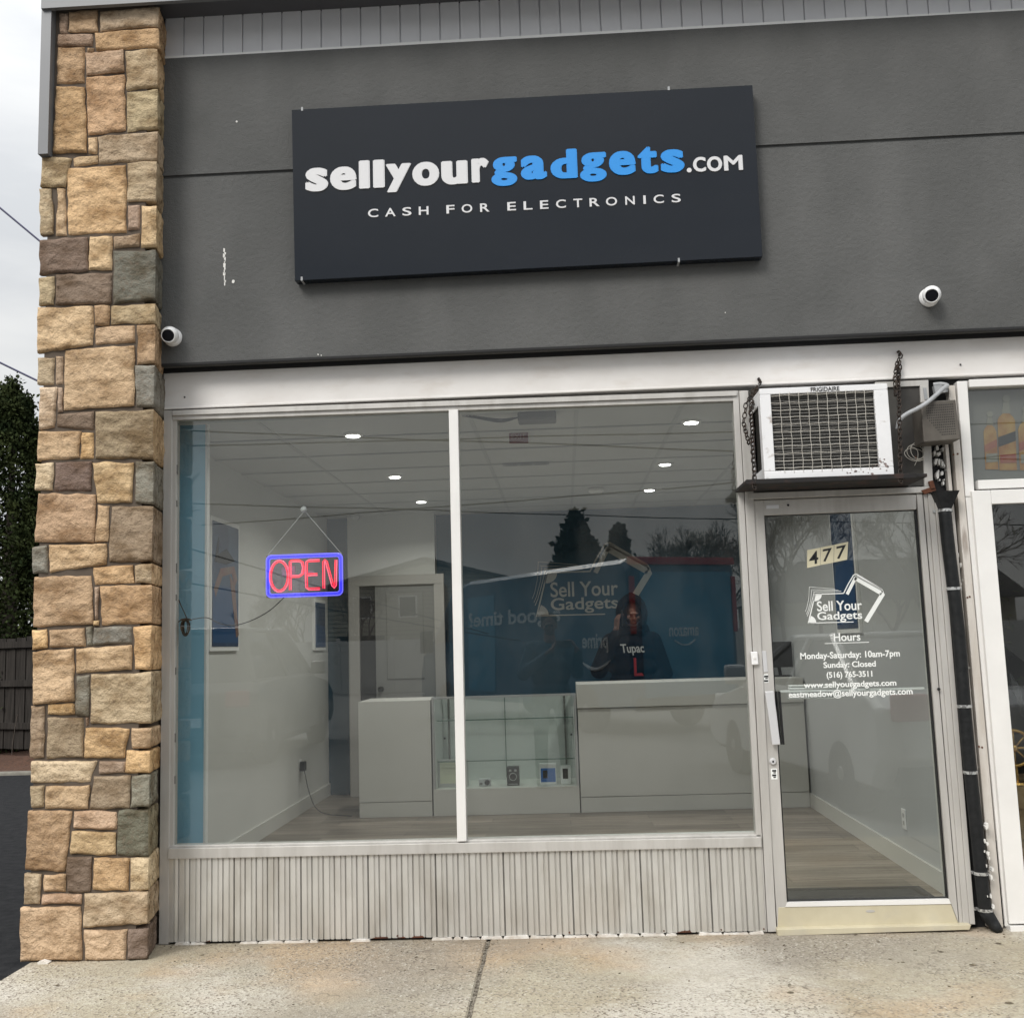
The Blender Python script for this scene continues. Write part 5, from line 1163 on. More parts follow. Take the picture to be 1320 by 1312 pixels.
cbk = smoothpts([P(366, 770, OY), P(350, 785, .06), P(332, 796, .05), P(315, 803, .05), P(298, 806, .05), P(282, 803, .05), P(270, 797, .05), P(262, 796, .05), P(248, 798, .05)])
cbk2 = smoothpts([P(241, 797, .05), P(236, 786, .05), P(230, 772, .05), P(228, 762, .045)]); cbk3 = smoothpts([P(228, 803, .045), P(234, 799, .05), P(241, 799, .05)])
q = MB(); q.tube(cbk, .0026, 6); q.tube(cbk2, .0028, 6); q.tube(cbk3, .0028, 6); o = q.build('sign_flex', 'cord', smooth=True); tag(o, 'thin black cord drooping from the open sign to a coil at the window edge', 'cord')
q = MB(); random.seed(14)
for k in range(7):
    cx, cy = 240+random.uniform(-1.5, 1.5), 808+random.uniform(-1, 1); rx, rz = random.uniform(2.5, 6.5), random.uniform(8, 11.5)
    q.tube([P(cx+rx*cos(t), cy+rz*sin(t), .05+.004*k) for t in np.linspace(0, 2*pi, 19)[:-1]], .0026, 5, closed=True)
q.tube([P(233, 799, .045), P(240, 797.5, .044), P(247, 799, .045)], .005, 6); q.build('coil', 'cord', o, smooth=True)
q = MB()
for y in (599, 645, 726, 766, 860, 945, 1000): q.pxq([(226.5-(y-600)*.008, y), (228.6-(y-600)*.008, y), (228.6-(y-600)*.008, y+random.uniform(4, 13)), (226.5-(y-600)*.008, y+8)], .002, .011)
build_each(q, 'glazing_clip', 'acdark', shop)

# ================================================================ OUTSIDE LEFT: evergreens, fence, power lines
def foliage(name, m, parent, pts_fn, n, size, seed, asp=.35, up=.3):
    rs = np.random.RandomState(seed); C = pts_fn(rs, n); n = len(C)
    d = rs.normal(size=(n, 3)); d[:, 2] += up*2; d /= np.linalg.norm(d, axis=1)[:, None]
    e = np.cross(d, rs.normal(size=(n, 3))); e /= np.linalg.norm(e, axis=1)[:, None]
    s = size*rs.uniform(.5, 1.3, (n, 1)); A = C; B = C+d*s*.5+e*s*asp; D = C+d*s; E_ = C+d*s*.5-e*s*asp
    v = np.stack([A, B, D, E_], 1).reshape(-1, 3)-np.array(WL[parent]); me = bpy.data.meshes.new(name)
    me.vertices.add(4*n); me.vertices.foreach_set('co', v.astype(np.float32).ravel()); me.loops.add(4*n); me.loops.foreach_set('vertex_index', np.arange(4*n, dtype=np.int32))
    me.polygons.add(n); me.polygons.foreach_set('loop_start', np.arange(0, 4*n, 4, dtype=np.int32)); me.polygons.foreach_set('loop_total', np.full(n, 4, dtype=np.int32)); me.update(); me.validate()
    me.materials.append(M[m]); o = bpy.data.objects.new(name, me); SC.collection.objects.link(o); o.parent = parent; WL[o] = WL[parent]; return o
def cone_crown(cx, cy, z0, h, r, seed, power=.75, tiers=0, clump=.16):
    def f(rs, n):
        t = rs.uniform(0, 1, n)**1.15; z = z0+h*t; R = r*np.minimum(1, (1-t)**power*1.12)*np.minimum(1, .55+t*4)
        k = rs.randint(0, 260, n); rr = np.random.RandomState(seed+1); ka = rr.uniform(0, 2*pi, 260); kt = rr.uniform(0, 1, 260)**1.1; kr = rr.uniform(.72, 1.08, 260)
        T = kt[k]; RR = r*np.minimum(1, (1-T)**power*1.12)*np.minimum(1, .55+T*4)*kr[k]
        if tiers: RR = RR*(.62+.38*((T*tiers) % 1 < .55))
        off = rs.normal(size=(n, 3))*clump*np.array([1, 1, 1.5])*(.35+.65*(1-T))[:, None]
        a = np.stack([cx+np.cos(ka[k])*RR*.86, cy+np.sin(ka[k])*RR*.86, z0+h*T], 1)+off
        ang = rs.uniform(0, 2*pi, n); q = rs.uniform(.3, 1, n)**.5; b = np.stack([cx+np.cos(ang)*R*q*.9, cy+np.sin(ang)*R*q*.9, z], 1)
        m = rs.uniform(size=n) < .35; a[m] = b[m]; return a
    return f
def evergreen(name, cx, cy, h, r, lab, seed, n=26000, m='leaf', size=.09, grp='evergreen trees', power=.75, tiers=0, clump=.16, cat='tree'):
    t = empty(name, (cx, cy, -.02), lab, cat, grp); foliage('crown', m, t, cone_crown(cx, cy, .15, h-.15, r, seed, power, tiers, clump), n, size, seed)
    q = MB(); q.tube([(cx, cy, -.05), (cx+.03, cy, h*.45), (cx, cy, h*.93)], [r*.13, r*.08, .01], 8); q.build('trunk', 'bark', t, smooth=True); return t
evergreen('evergreen_tree', -8.85, 11.3, 5.85, 1.45, 'tall dark arborvitae behind the fence, the nearest beside the stone pillar', 1, 70000, size=.065, power=.62, grp='arborvitae behind the fence')
evergreen('evergreen_tree', -8.55, 12.4, 5.95, 1.25, 'slimmer dark arborvitae whose top shows just left of the stone pillar', 2, 34000, size=.07, power=.62, grp='arborvitae behind the fence')
evergreen('evergreen_tree', -11.0, 11.7, 5.8, 1.3, 'tall dark arborvitae leftmost behind the fence', 3, 30000, size=.07, power=.62, grp='arborvitae behind the fence')
# board fence
def Fx(y): return y
fr = empty('wooden_fence', (-9, 9.2, 0), 'dark weathered board fence behind the mulch bed at left', 'fence')
a = Vector((-13.5, 12.2, 0)); b = Vector((-5.8, 8.9, 0)); dd = (b-a); n = int(dd.length/.105); dn_ = dd.normalized(); pp_ = Vector((-dn_.y, dn_.x, 0)); bdl = MB(); random.seed(31)
for k in range(n):
    c = a+dn_*(k*.105); h = 1.58+random.uniform(-.02, .02); w = .094; t0 = c-pp_*.01*(k % 2); z0 = .12+.05
    vs = [t0, t0+dn_*w, t0+dn_*w+pp_*.02, t0+pp_*.02]; bdl.add([(v.x, v.y, z0) for v in vs]+[(v.x+random.uniform(-.004, .004), v.y, z0+h) for v in vs], [(0, 3, 2, 1), (4, 5, 6, 7), (0, 1, 5, 4), (1, 2, 6, 5), (2, 3, 7, 6), (3, 0, 4, 7)])
bdl.build('boards', 'fence', fr)
for z in (.45, 1.05, 1.60):
    q = MB(); vs = [a-pp_*.05, b-pp_*.05, b-pp_*.012, a-pp_*.012]; q.add([(v.x, v.y, z) for v in vs]+[(v.x, v.y, z+.09) for v in vs], [(0, 3, 2, 1), (4, 5, 6, 7), (0, 1, 5, 4), (1, 2, 6, 5), (2, 3, 7, 6), (3, 0, 4, 7)]); q.build('rail', 'fence', fr)
random.seed(32)
tw = MB()
for k in range(14):
    c = a.lerp(b, random.uniform(.62, .9))-pp_*.25+Vector((0, 0, .12)); tw.tube(smoothpts([c, c+Vector((.02, 0, .25)), c+Vector((random.uniform(-.15, .15), 0, .55))], 4), .005, 4)
o = tw.build('dry_stalk', 'bark'); tag(o, 'sparse dry stalks in the mulch in front of the dark fence', 'plant'); o['kind'] = 'stuff'
def cable(name, p0, p1, sag, r, lab, m='powerl', grp='overhead cables'):
    p0 = Vector(p0); p1 = Vector(p1); q = MB(); q.tube([p0.lerp(p1, t)-Vector((0, 0, 4*sag*t*(1-t))) for t in np.linspace(0, 1, 28)], r, 5); return tag(q.build(name, m, smooth=True), lab, 'cable', grp)
p = P(0, 268, 12); p2 = P(48, 308, 12); cable('power_line', p-(p2-p)*12, p2+(p2-p)*4, .0, .018, 'blue grey cable slanting steeply down to the stone pillar in the upper sky', grp='power lines in the left sky')
p = P(0, 457, 12); p2 = P(46, 480, 12); cable('power_line', p-(p2-p)*12, p2+(p2-p)*6, .15, .018, 'dark cable slanting down to the pillar just above the evergreen tops', grp='power lines in the left sky')

# ================================================================ ACROSS THE STREET (seen mirrored in the glass)
def Mr(px, py, d): p = P(px, py, d); return Vector((p.x, -p.y, p.z))
# ---- delivery van
def xform(o, loc, rz):
    o.location = loc; o.rotation_euler = (0, 0, rz)
def wheel(parent, x, y, r, w, lab=None):
    s = 1 if y > 0 else -1; q = MB(); q.lathe((x, y-s*w, r), (0, s, 0), [(r*.72, 0), (r*.96, .01), (r, .04), (r, w-.04), (r*.96, w-.01), (r*.66, w)], 28); t = q.build('wheel', 'tyre', parent, smooth=False)
    q = MB(); q.lathe((x, y-s*.012, r), (0, s, 0), [(r*.64, 0), (r*.64, .004), (r*.55, .008), (r*.2, .0), (r*.16, .02), (.01, .022)], 24); q.build('rim', 'rim', t)
    return t
va, vb, vc = Mr(812, 800, 11.2), Mr(540, 800, 17.6), Mr(951, 800, 12.4)
VL = (Vector((vb.x, vb.y))-Vector((va.x, va.y))).length; VW = (Vector((vc.x, vc.y))-Vector((va.x, va.y))).length
van = empty('delivery_van', (0, 0, 0), 'big blue step van with mirrored lettering seen as a reflection behind the counter', 'van')
# local: +x forward (rear at 0), +y = side facing the shop, origin at near rear corner
prof = [(0, .42), (0, 2.62), (.12, 2.74), (VL*.70, 2.74), (VL*.80, 2.58), (VL*.93, 1.55), (VL*.985, 1.30), (VL, .95), (VL, .42)]
q = MB(); n = len(prof)
secs = [(-VW, .955), (-VW+.07, 1.0), (-.07, 1.0), (0, .955)]; vs = []; fs = []
for y, k in secs:
    for x, z in prof: vs.append((VL/2+(x-VL/2)*(1-(1-k)*.35), y, .42+(z-.42)*(1-(1-k)*.7)))
for i in range(len(secs)-1):
    for j in range(n): a0 = i*n+j; b0 = i*n+(j+1) % n; fs.append((a0, b0, b0+n, a0+n))
fs += [tuple(range(n-1, -1, -1)), tuple(range(3*n, 4*n))]; q.add(vs, fs); vbod = q.build('body', 'vanblue', van)
q = MB(); q.add([(VL*.805, -.10, 2.53), (VL*.805, -VW+.10, 2.53), (VL*.93+.02, -VW+.10, 1.60), (VL*.93+.02, -.10, 1.60)], [(0, 1, 2, 3)]); q.build('windscreen', 'carglass', van)
q = MB(); q.prism([(VL*.74, 1.55), (VL*.905, 1.55), (VL*.80, 2.38), (VL*.74, 2.38)], .0, .012); q.build('side_window', 'carglass', van)
q = MB(); q.prism([(VL*.56, .6), (VL*.70, .6), (VL*.70, 2.4), (VL*.56, 2.4)], .001, .01); q.build('side_door', 'vanlight', van)
q = MB(); q.box(-.012, -VW+.12, .55, -.002, -.22, 2.52); dr = q.build('rear_door', 'vanlight', van, bevel=.005)
q = MB(); q.box(-.03, -VW+.03, 2.64, .06, -.03, 2.76); q.build('rear_marker_strip', 'red', van, bevel=.01)
for yy in (-.10, -VW+.02): q = MB(); q.box(-.03, yy, 1.55, .03, yy+.08, 2.45); q.build('tail_light', 'red', van, bevel=.01)
q = MB(); q.box(-.10, -VW+.05, .38, .05, -.05, .58); q.build('bumper', 'black', van)
for x_ in (1.3, VL-1.3):
    wheel(van, x_, .015, .39, .24); wheel(van, x_, -VW-.015, .39, .24)
q = MB(); q.box(VL*.90, .05, 1.35, VL*.90+.10, .32, 1.80); q.build('wing_mirror', 'black', van, bevel=.02)
# lettering on the side (side faces +y in local frame)
def sidetext(body, xr, xl, z0, z1, nm, off=.02):   # reads left->right when you look at the side: local x decreases
    q = MB(); text(q, body, 0, xr-xl, z0, z1, 0, .004, off, frame=(Vector((xl, .014, 0)), Vector((1, 0, 0)), Vector((0, 0, 1)), Vector((0, 1, 0)))); q.build(nm, 'decalwall2', van)
M['decalwall2'] = mat('pale_van_lettering', (.55, .60, .62), .6)
sidetext('a good time?', 5.3, 1.95, 1.74, 2.10, 'slogan_lettering'); sidetext('prime', 1.32, .60, 1.27, 1.58, 'van_word')
q = MB(); pts = [Vector((1.40-.85*t, .016, 1.15-.14*sin(pi*t))) for t in np.linspace(0, 1, 14)]; q.tube(pts, [.008+.022*sin(pi*t) for t in np.linspace(0, 1, 14)], 6); q.build('curved_smile_mark', 'decalwall2', van)
def reartext(body, y0, y1, z0, z1, nm):
    q = MB(); text(q, body, 0, abs(y1-y0), z0, z1, 0, .004, .01, frame=(Vector((-.0125, y1, 0)), Vector((0, 1, 0)), Vector((0, 0, 1)), Vector((-1, 0, 0)))); q.build(nm, 'decalwall2', van)
reartext('amazon', -.75, -1.35, 1.50, 1.64, 'rear_word')
q = MB(); q.tube([Vector((-.016, -.85-.42*t, 1.44-.08*sin(pi*t))) for t in np.linspace(0, 1, 12)], .012, 5); q.build('curved_smile_mark', 'decalwall2', van)
bpy.context.view_layer.update()
for c in van.children_recursive:
    for v in c.data.vertices: v.co.y = -v.co.y
    c.data.flip_normals()
xform(van, (va.x, va.y, -.03), math.atan2(vb.y-va.y, vb.x-va.x))

# ---- passenger vehicles
def car(name, lab, L_, Wd, lower, cabin, paint, loc, rz, wheels, wr=.36, mirror=None, cat='car'):
    r = empty(name, (0, 0, 0), lab, cat); n = len(lower); hw_ = Wd/2; vs = []; fs = []
    secs = [(-hw_, .90), (-hw_+.05, .97), (-hw_+.16, 1), (hw_-.16, 1), (hw_-.05, .97), (hw_, .90)]; zc_ = .62
    for y, k in secs:
        for x, z in lower: vs.append((L_/2+(x-L_/2)*(1-(1-k)*.5), y, zc_+(z-zc_)*(1-(1-k)*.55)))
    for i in range(len(secs)-1):
        for j in range(n): a0 = i*n+j; b0 = i*n+(j+1) % n; fs.append((a0, b0, b0+n, a0+n))
    fs += [tuple(range(n-1, -1, -1)), tuple(range((len(secs)-1)*n, len(secs)*n))]
    MB().add(vs, fs).build('body', paint, r, bevel=.02)
    zb0 = min(z for x, z in cabin); zt0 = max(z for x, z in cabin); m = len(cabin)
    def cw(z, k=0): return hw_-.07-.20*(z-zb0)/(zt0-zb0)-k
    vs = [(x, -cw(z), z) for x, z in cabin]+[(x, cw(z), z) for x, z in cabin]; fs = [tuple(range(m-1, -1, -1)), tuple(range(m, 2*m))]+[(j, (j+1) % m, (j+1) % m+m, j+m) for j in range(m)]
    MB().add(vs, fs).build('window_glass', 'carglass', r)
    q = MB(); top = [p for p in cabin if p[1] > zt0-.10]; x0_, x1_ = min(p[0] for p in top), max(p[0] for p in top)
    q.box(x0_-.03, -cw(zt0)-.01, zt0-.03, x1_+.03, cw(zt0)+.01, zt0+.025); q.build('roof_panel', paint, r, bevel=.02)
    q = MB()
    xb0, xb1 = min(p[0] for p in cabin), max(p[0] for p in cabin)
    for s in (-1, 1):
        for xa_, xb_ in ((xb0, x0_), (xb1, x1_), ((xb0+xb1)/2+.1, (x0_+x1_)/2+.05)): q.tube([(xa_, s*(cw(zb0)+.008), zb0), (xb_, s*(cw(zt0)+.008), zt0)], .035, 6)
        q.tube([(xb0, s*(cw(zb0)+.01), zb0+.01), (xb1, s*(cw(zb0)+.01), zb0+.01)], .025, 6); q.tube([(x0_, s*(cw(zt0)+.005), zt0-.01), (x1_, s*(cw(zt0)+.005), zt0-.01)], .03, 6)
    build_each(q, 'pillar', paint, r)
    for x_ in wheels:
        for s in (-1, 1): wheel(r, x_, s*hw_+s*.005, wr, .21)
    for s in (-1, 1):
        q = MB(); xm_ = xb1-.25; q.box(xm_-.05, s*(hw_-.02), zb0+.02, xm_+.08, s*(hw_+.19), zb0+.22); q.build('wing_mirror', paint, r, bevel=.03)
        q = MB(); q.box(-.01, s*(hw_-.38), .78, .06, s*(hw_-.08), .98); q.build('tail_light', 'red', r, bevel=.02)
        q = MB(); q.box(L_-.10, s*(hw_-.42), .66, L_-.005, s*(hw_-.10), .82); q.build('headlight', 'camwhite', r, bevel=.02)
        for x_ in ((xb0+xb1)/2+.45, (xb0+xb1)/2-.45): q = MB(); q.box(x_-.09, s*(hw_-.01), .92, x_+.09, s*(hw_+.015), .945); q.build('door_handle', 'rim', r)
    q = MB(); q.box(-.06, -.26, .55, -.01, .26, .66); q.build('number_plate', 'camwhite', r)
    q = MB(); q.box(.05, -hw_+.12, .22, L_-.05, hw_-.12, .45); q.build('underbody', 'black', r)
    xform(r, loc, rz); return r
lowS = [(0, .45), (.02, .95), (.12, 1.08), (1.2, 1.12), (3.25, 1.10), (4.35, .98), (4.68, .80), (4.72, .42), (4.5, .30), (.2, .30)]
cabS = [(.18, 1.08), (.40, 1.70), (.47, 1.75), (2.45, 1.76), (2.75, 1.66), (3.40, 1.09)]
a = Mr(440, 860, 5.2); car('parked_suv', 'charcoal parked suv mirrored faintly in the lower left of the window', 4.72, 1.85, lowS, cabS, 'suv', (-4.83, -8.0, -.03), radians(-90), (.85, 3.78), .37)
lowC = [(0, .50), (.03, .88), (.20, .98), (1.0, 1.00), (3.35, .96), (4.35, .80), (4.58, .62), (4.60, .38), (4.4, .26), (.2, .26)]
cabC = [(.55, .97), (1.05, 1.32), (1.45, 1.42), (2.35, 1.43), (2.75, 1.32), (3.45, .95)]
a = Mr(900, 860, 7.0); car('silver_car', 'silver parked saloon mirrored at the right edge of the window above the counter', 4.6, 1.8, lowC, cabC, 'silver', (3.25, -2.95, -.03), radians(-99), (.85, 3.65), .32)
# ---- house opposite
hp = Mr(548, 722, 45); hs_ = empty('gabled_house', (hp.x, hp.y-4, 0), 'pale lap sided house with a low gable mirrored in the left pane above the door', 'house')
hx, hy, hz = hp.x, hp.y, hp.z; HW = 5.2; ez = 4.35
q = MB(); q.prism([(hx-HW, 0), (hx+HW, 0), (hx+HW, ez), (hx, hz-.15), (hx-HW, ez)], hy-8, hy)
q.build('wall', 'hsiding', hs_)
q = MB()
for k in range(26):
    z = .3+k*.20; wv = HW if z < ez else HW*(hz-z)/(hz-ez)
    if wv > .3: q.box(hx-wv+.05, hy+.001, z, hx+wv-.05, hy+.018, z+.018)
o = q.build('lap_lines', 'roof', hs_)
for s in (-1, 1):
    q = MB(); q.prism([(hx, hz), (hx, hz+.16), (hx+s*(HW+.5), ez-.24+.16), (hx+s*(HW+.5), ez-.24)], hy-8.3, hy+.4); q.build('roof', 'roof', hs_)
for x in (-3, -.9, 1.6, 3.4):
    q = MB(); q.box(hx+x-.45, hy+.02, 2.9, hx+x+.45, hy+.06, 3.95); w_ = q.build('window', 'whiteframe', hs_); q = MB(); q.box(hx+x-.37, hy+.061, 2.97, hx+x+.37, hy+.07, 3.88); q.build('pane', 'carglass', w_)
q = MB(); q.box(hx-4.2, hy+.02, .02, hx-2.0, hy+.08, 2.1); q.build('garage_opening', 'blackmat', hs_)
hs2 = empty('low_house', (14, -44, 0), 'low pale house wall with a dark roof mirrored in the door glass', 'house')
q = MB(); q.prism([(9, 0), (20, 0), (20, 2.9), (9, 2.9)], -50, -43); q.build('wall', 'hsiding', hs2)
q = MB(); q.prism([(8.4, 2.9), (20.6, 2.9), (18.5, 4.7), (10.5, 4.7)], -50.6, -42.5); q.build('roof', 'roof', hs2)
q = MB(); q.box(11, -42.98, 1.0, 12.4, -42.93, 2.2); w_ = q.build('window', 'whiteframe', hs2); q = MB(); q.box(11.1, -42.929, 1.1, 12.3, -42.92, 2.1); q.build('pane', 'carglass', w_)
q = MB()
for k in range(30): q.box(-22+k*1.8, -31, 0, -22+k*1.8+1.68, -30.94, 1.75); q.box(-22+k*1.8+1.685, -31.03, 0, -22+k*1.8+1.795, -30.9, 1.85)
tag(q.build('white_panel_fence', 'whitefence'), 'long white panel fence across the street, mirrored low in the glass', 'fence')
r = MB(); r.add([(-200, -80, -.024), (200, -80, -.024), (200, -2.42, -.024), (-200, -2.42, -.024)], [(0, 1, 2, 3)]); struct(r.build('parking_lot', mat('worn_grey_asphalt', (.15, .15, .148), .9, c2=(.20, .20, .195), scale=3, bump=.4, bscale=120)))
# ---- trees across
evergreen('spruce_tree', *Mr(742, 700, 34).xy, Mr(742, 657, 34).z-.3, 2.9, 'broad dark spruce mirrored above the logo on the blue wall', 5, 30000, 'leafd', .26, 'spruces across the street', 1.0, 8, .20)
evergreen('spruce_tree', *Mr(797, 700, 35).xy, Mr(797, 672, 35).z-.3, 1.9, 'narrower dark spruce mirrored right beside the broad one', 6, 20000, 'leafd', .24, 'spruces across the street', 1.0, 8, .18)
def bare(x, y, h, lab, seed, spread=.55, depth=6, r0=.16, grp='bare trees across the street'):
    rnd = random.Random(seed); t = empty('bare_tree', (x, y, -.03), lab, 'tree', grp); tr = MB(); cr_ = MB()
    def grow(p, d, l, r, k):
        q = p+d*l*.5+Vector((rnd.uniform(-1, 1), rnd.uniform(-1, 1), rnd.uniform(-1, 1)))*l*.06; e = p+d*l
        (tr if k < 2 else cr_).tube([p, q, e], [r, r*.85, r*.68], 5 if k < 2 else 3, cap=False)
        if k >= depth: return
        for i in range(rnd.choice((2, 3, 3)) if k else 4):
            a = Vector((rnd.gauss(0, 1), rnd.gauss(0, 1), rnd.gauss(0, .5))); nd = (d+a.normalized()*spread+Vector((0, 0, .12))).normalized(); grow(p+d*l*rnd.uniform(.6, 1.0) if k else e, nd, l*rnd.uniform(.62, .82), max(r*.62, .007), k+1)
    grow(Vector((x, y, -.05)), Vector((rnd.uniform(-.05, .05), 0, 1)), h*.26, r0, 0)
    tr.build('trunk', 'bark', t); cr_.build('crown', 'bark', t); return t
for k, (px_, d_m, h, lab) in enumerate(((846, 31, 6.4, 'bare branching tree mirrored just right of the spruces'), (890, 33, 6.9, 'wide bare tree mirrored over the van roof'), (935, 31, 6.5, 'bare tree mirrored at the right edge of the large pane'),
        (1010, 26, 6.8, 'bare tree mirrored in the top left of the door glass'), (1055, 29, 7.2, 'bare tree mirrored in the door glass above the house number'), (1150, 30, 5.4, 'low bare tree mirrored at the right of the door glass'), (1190, 22, 6.4, 'bare tree mirrored at the right door edge'),
        (392, 34, 5.2, 'small bare tree mirrored behind the open sign'), (462, 36, 4.9, 'small bare tree mirrored right of the open sign'), (330, 28, 4.0, 'low bare shrub tree mirrored left of the open sign'))):
    p = Mr(px_, 760, d_m); bare(p.x, p.y, h*1.05, lab, 40+k, .62, 7 if k < 7 else 6, .085)
p = Mr(205, 700, 9); bare(p.x-1.3, p.y, 6.2, 'nearer bare tree whose twigs are mirrored in the upper left corner of the window', 77, .6, 7, .07, 'bare trees across the street')
for k, (a, b, dm, lab) in enumerate((((200, 548), (1000, 575), 16, 'overhead wire mirrored as the uppermost line in the window'), ((230, 570), (1000, 548), 19, 'overhead wire mirrored just under the uppermost one, rising right'), ((228, 643), (940, 662), 20, 'overhead wire mirrored below the downlights at left'),
        ((560, 649), (1000, 609), 18, 'overhead wire mirrored rising to the right under the smoke detector'), ((240, 700), (560, 790), 15, 'service wire mirrored sloping down behind the open sign'), ((240, 745), (560, 800), 14, 'lower service wire mirrored sloping behind the open sign'))):
    A_, B_ = Mr(*a, dm), Mr(*b, dm); d = B_-A_; cable('overhead_wire', A_-d*.7, B_+d*1.3, .12, .014, lab, 'cord', 'overhead wires across the street')

# ================================================================ PEOPLE
def capsule(mb, a, b, ra, rb, seg=14):
    a = Vector(a); b = Vector(b); mb.tube([a, a.lerp(b, .33), a.lerp(b, .66), b], [ra, ra*.66+rb*.34, ra*.34+rb*.66, rb], seg); mb.ell(a, ra, 14, 10); mb.ell(b, rb, 14, 10)
def head(mb, c, yawd, tilt=0):
    R = Matrix.Rotation(radians(yawd), 3, 'Z') @ Matrix.Rotation(radians(tilt), 3, 'X'); c = Vector(c)
    def A(p, r): mb.ell(c+R @ Vector(p), r, 18, 12, R)
    A((0, .012, .03), (.075, .092, .095)); A((0, -.025, -.035), (.058, .068, .072)); A((0, -.058, -.085), (.026, .022, .020))   # skull, face, chin
    A((0, -.092, -.012), (.011, .015, .024)); A((0, -.100, -.026), (.015, .013, .010))        # nose
    A((0, -.086, .022), (.050, .012, .010)); A((0, -.084, -.056), (.024, .012, .006)); A((0, -.083, -.068), (.020, .012, .006))
    for s in (-1, 1): A((s*.076, .008, -.008), (.010, .020, .032)); A((s*.042, -.066, -.02), (.022, .02, .02))
    capsule(mb, c+R @ Vector((0, .02, -.07)), c+Vector((0, .03, -.17)), .055, .062)
    return R
def eyes(parent, c, R, m='lens'):
    q = MB()
    for s in (-1, 1): q.ell(Vector(c)+R @ Vector((s*.031, -.080, .004)), .0115, 10, 8)
    build_each(q, 'eye', m, parent, smooth=True)
def hand(mb, w, fwd, side, curl=.6, s=1.0, thumb=1):
    w = Vector(w); f = Vector(fwd).normalized(); sd_ = (Vector(side)-f*Vector(side).dot(f)).normalized(); n = f.cross(sd_)
    for k in range(4):   # palm
        capsule(mb, w+sd_*(k-1.5)*.014*s, w+f*.085*s+sd_*(k-1.5)*.020*s, .014*s, .012*s, 8)
    for k, Lf in enumerate((.072, .082, .077, .060)):
        b = w+f*.088*s+sd_*(k-1.5)*.0205*s; d = f; p = b
        for j, fr_ in enumerate((.45, .31, .24)):
            d = (d*cos(curl*.8)+n*sin(curl*.8)).normalized(); e = p+d*Lf*fr_*s; capsule(mb, p, e, (.0095-.001*j)*s, (.0088-.001*j)*s, 8); p = e
    b = w+f*.02*s-sd_*.026*s*thumb; d = (f*.7-sd_*.7*thumb+n*.3).normalized(); e = b+d*.045*s; capsule(mb, b, e, .013*s, .011*s, 8); d2 = (f*.9-sd_*.1*thumb+n*.5).normalized(); capsule(mb, e, e+d2*.032*s, .0105*s, .009*s, 8)
# --- member of staff behind the counter
ex, ey = .625, 4.62
st_ = empty('person', (ex, ey, .018), 'person in a black hooded sweatshirt with white lettering, phone to face, behind the counter', 'person')
hc = Vector((ex+.01, ey-.04, 1.66)); b = MB(); R_h = head(b, hc, 8, 12)
wr_ = Vector((ex-.145, ey-.20, 1.53))
hand(b, wr_, (.10, -.02, 1), (.55, -1, 0), .75, 1.0)
for s in (-1, 1): capsule(b, (ex+s*.10, ey, .95), (ex+s*.11, ey-.01, .52), .085, .058); capsule(b, (ex+s*.11, ey-.01, .52), (ex+s*.11, ey+.03, .10), .056, .038); b.ell((ex+s*.11, ey-.04, .062), (.042, .11, .040))
b.ell((ex, ey, 1.15), (.16, .11, .30)); b.ell((ex, ey, 1.36), (.19, .10, .12)); b.ell((ex, ey, .93), (.17, .12, .13))
capsule(b, (ex-.20, ey, 1.40), (ex-.30, ey-.06, 1.17), .05, .042); capsule(b, (ex-.30, ey-.06, 1.17), wr_, .04, .026)
capsule(b, (ex+.20, ey, 1.40), (ex+.27, ey-.02, 1.12), .05, .042); capsule(b, (ex+.27, ey-.02, 1.12), (ex+.16, ey-.19, .99), .04, .026); hand(b, (ex+.15, ey-.20, .985), (-1, -.35, .05), (0, -.4, 1), .7)
fuse(b, 'body', 'skin', st_, .006, 2)
h = MB()
for z, rx, ry in ((.92, .205, .15), (1.05, .22, .165), (1.18, .23, .165), (1.30, .235, .155), (1.38, .235, .14)): h.ell((ex, ey, z), (rx, ry, .12), 20, 12)
capsule(h, (ex-.19, ey, 1.41), (ex-.315, ey-.05, 1.16), .088, .082); capsule(h, (ex-.315, ey-.05, 1.16), wr_-Vector((.012, 0, .055)), .080, .050)
capsule(h, (ex+.19, ey, 1.41), (ex+.285, ey-.01, 1.11), .088, .082); capsule(h, (ex+.285, ey-.01, 1.11), (ex+.175, ey-.175, 1.0), .075, .048)
capsule(h, (ex-.19, ey+.01, 1.41), (ex+.19, ey+.01, 1.41), .08, .08)
# hood: shell around the head, open towards the face
for k in range(22):
    t = k/21; ang = -2.35+4.7*t
    for j in range(5):
        yy = hc.y-.105+.052*j; rx = .100+.010*min(j, 2); rz = .142+.010*min(j, 2); h.ell((hc.x+rx*sin(ang), yy, hc.z+.004+rz*cos(ang)), .030, 8, 6)
h.ell(hc+Vector((0, .085, .015)), (.118, .065, .15), 16, 12); h.ell(hc+Vector((0, .05, .178)), (.035, .06, .03), 10, 8)
capsule(h, hc+Vector((-.10, .03, -.14)), hc+Vector((.10, .03, -.14)), .06, .06); capsule(h, hc+Vector((-.09, -.05, -.155)), hc+Vector((.09, -.05, -.155)), .035, .035)
fuse(h, 'hooded_sweatshirt', 'hoodie', st_, .011, 4)
j_ = MB(); 
for s in (-1, 1): capsule(j_, (ex+s*.10, ey, .93), (ex+s*.11, ey-.01, .52), .105, .078); capsule(j_, (ex+s*.11, ey-.01, .52), (ex+s*.11, ey+.03, .10), .076, .062)
j_.ell((ex, ey, .90), (.19, .13, .12)); fuse(j_, 'trousers', 'jeans', st_, .012, 3)
bd = MB(); 
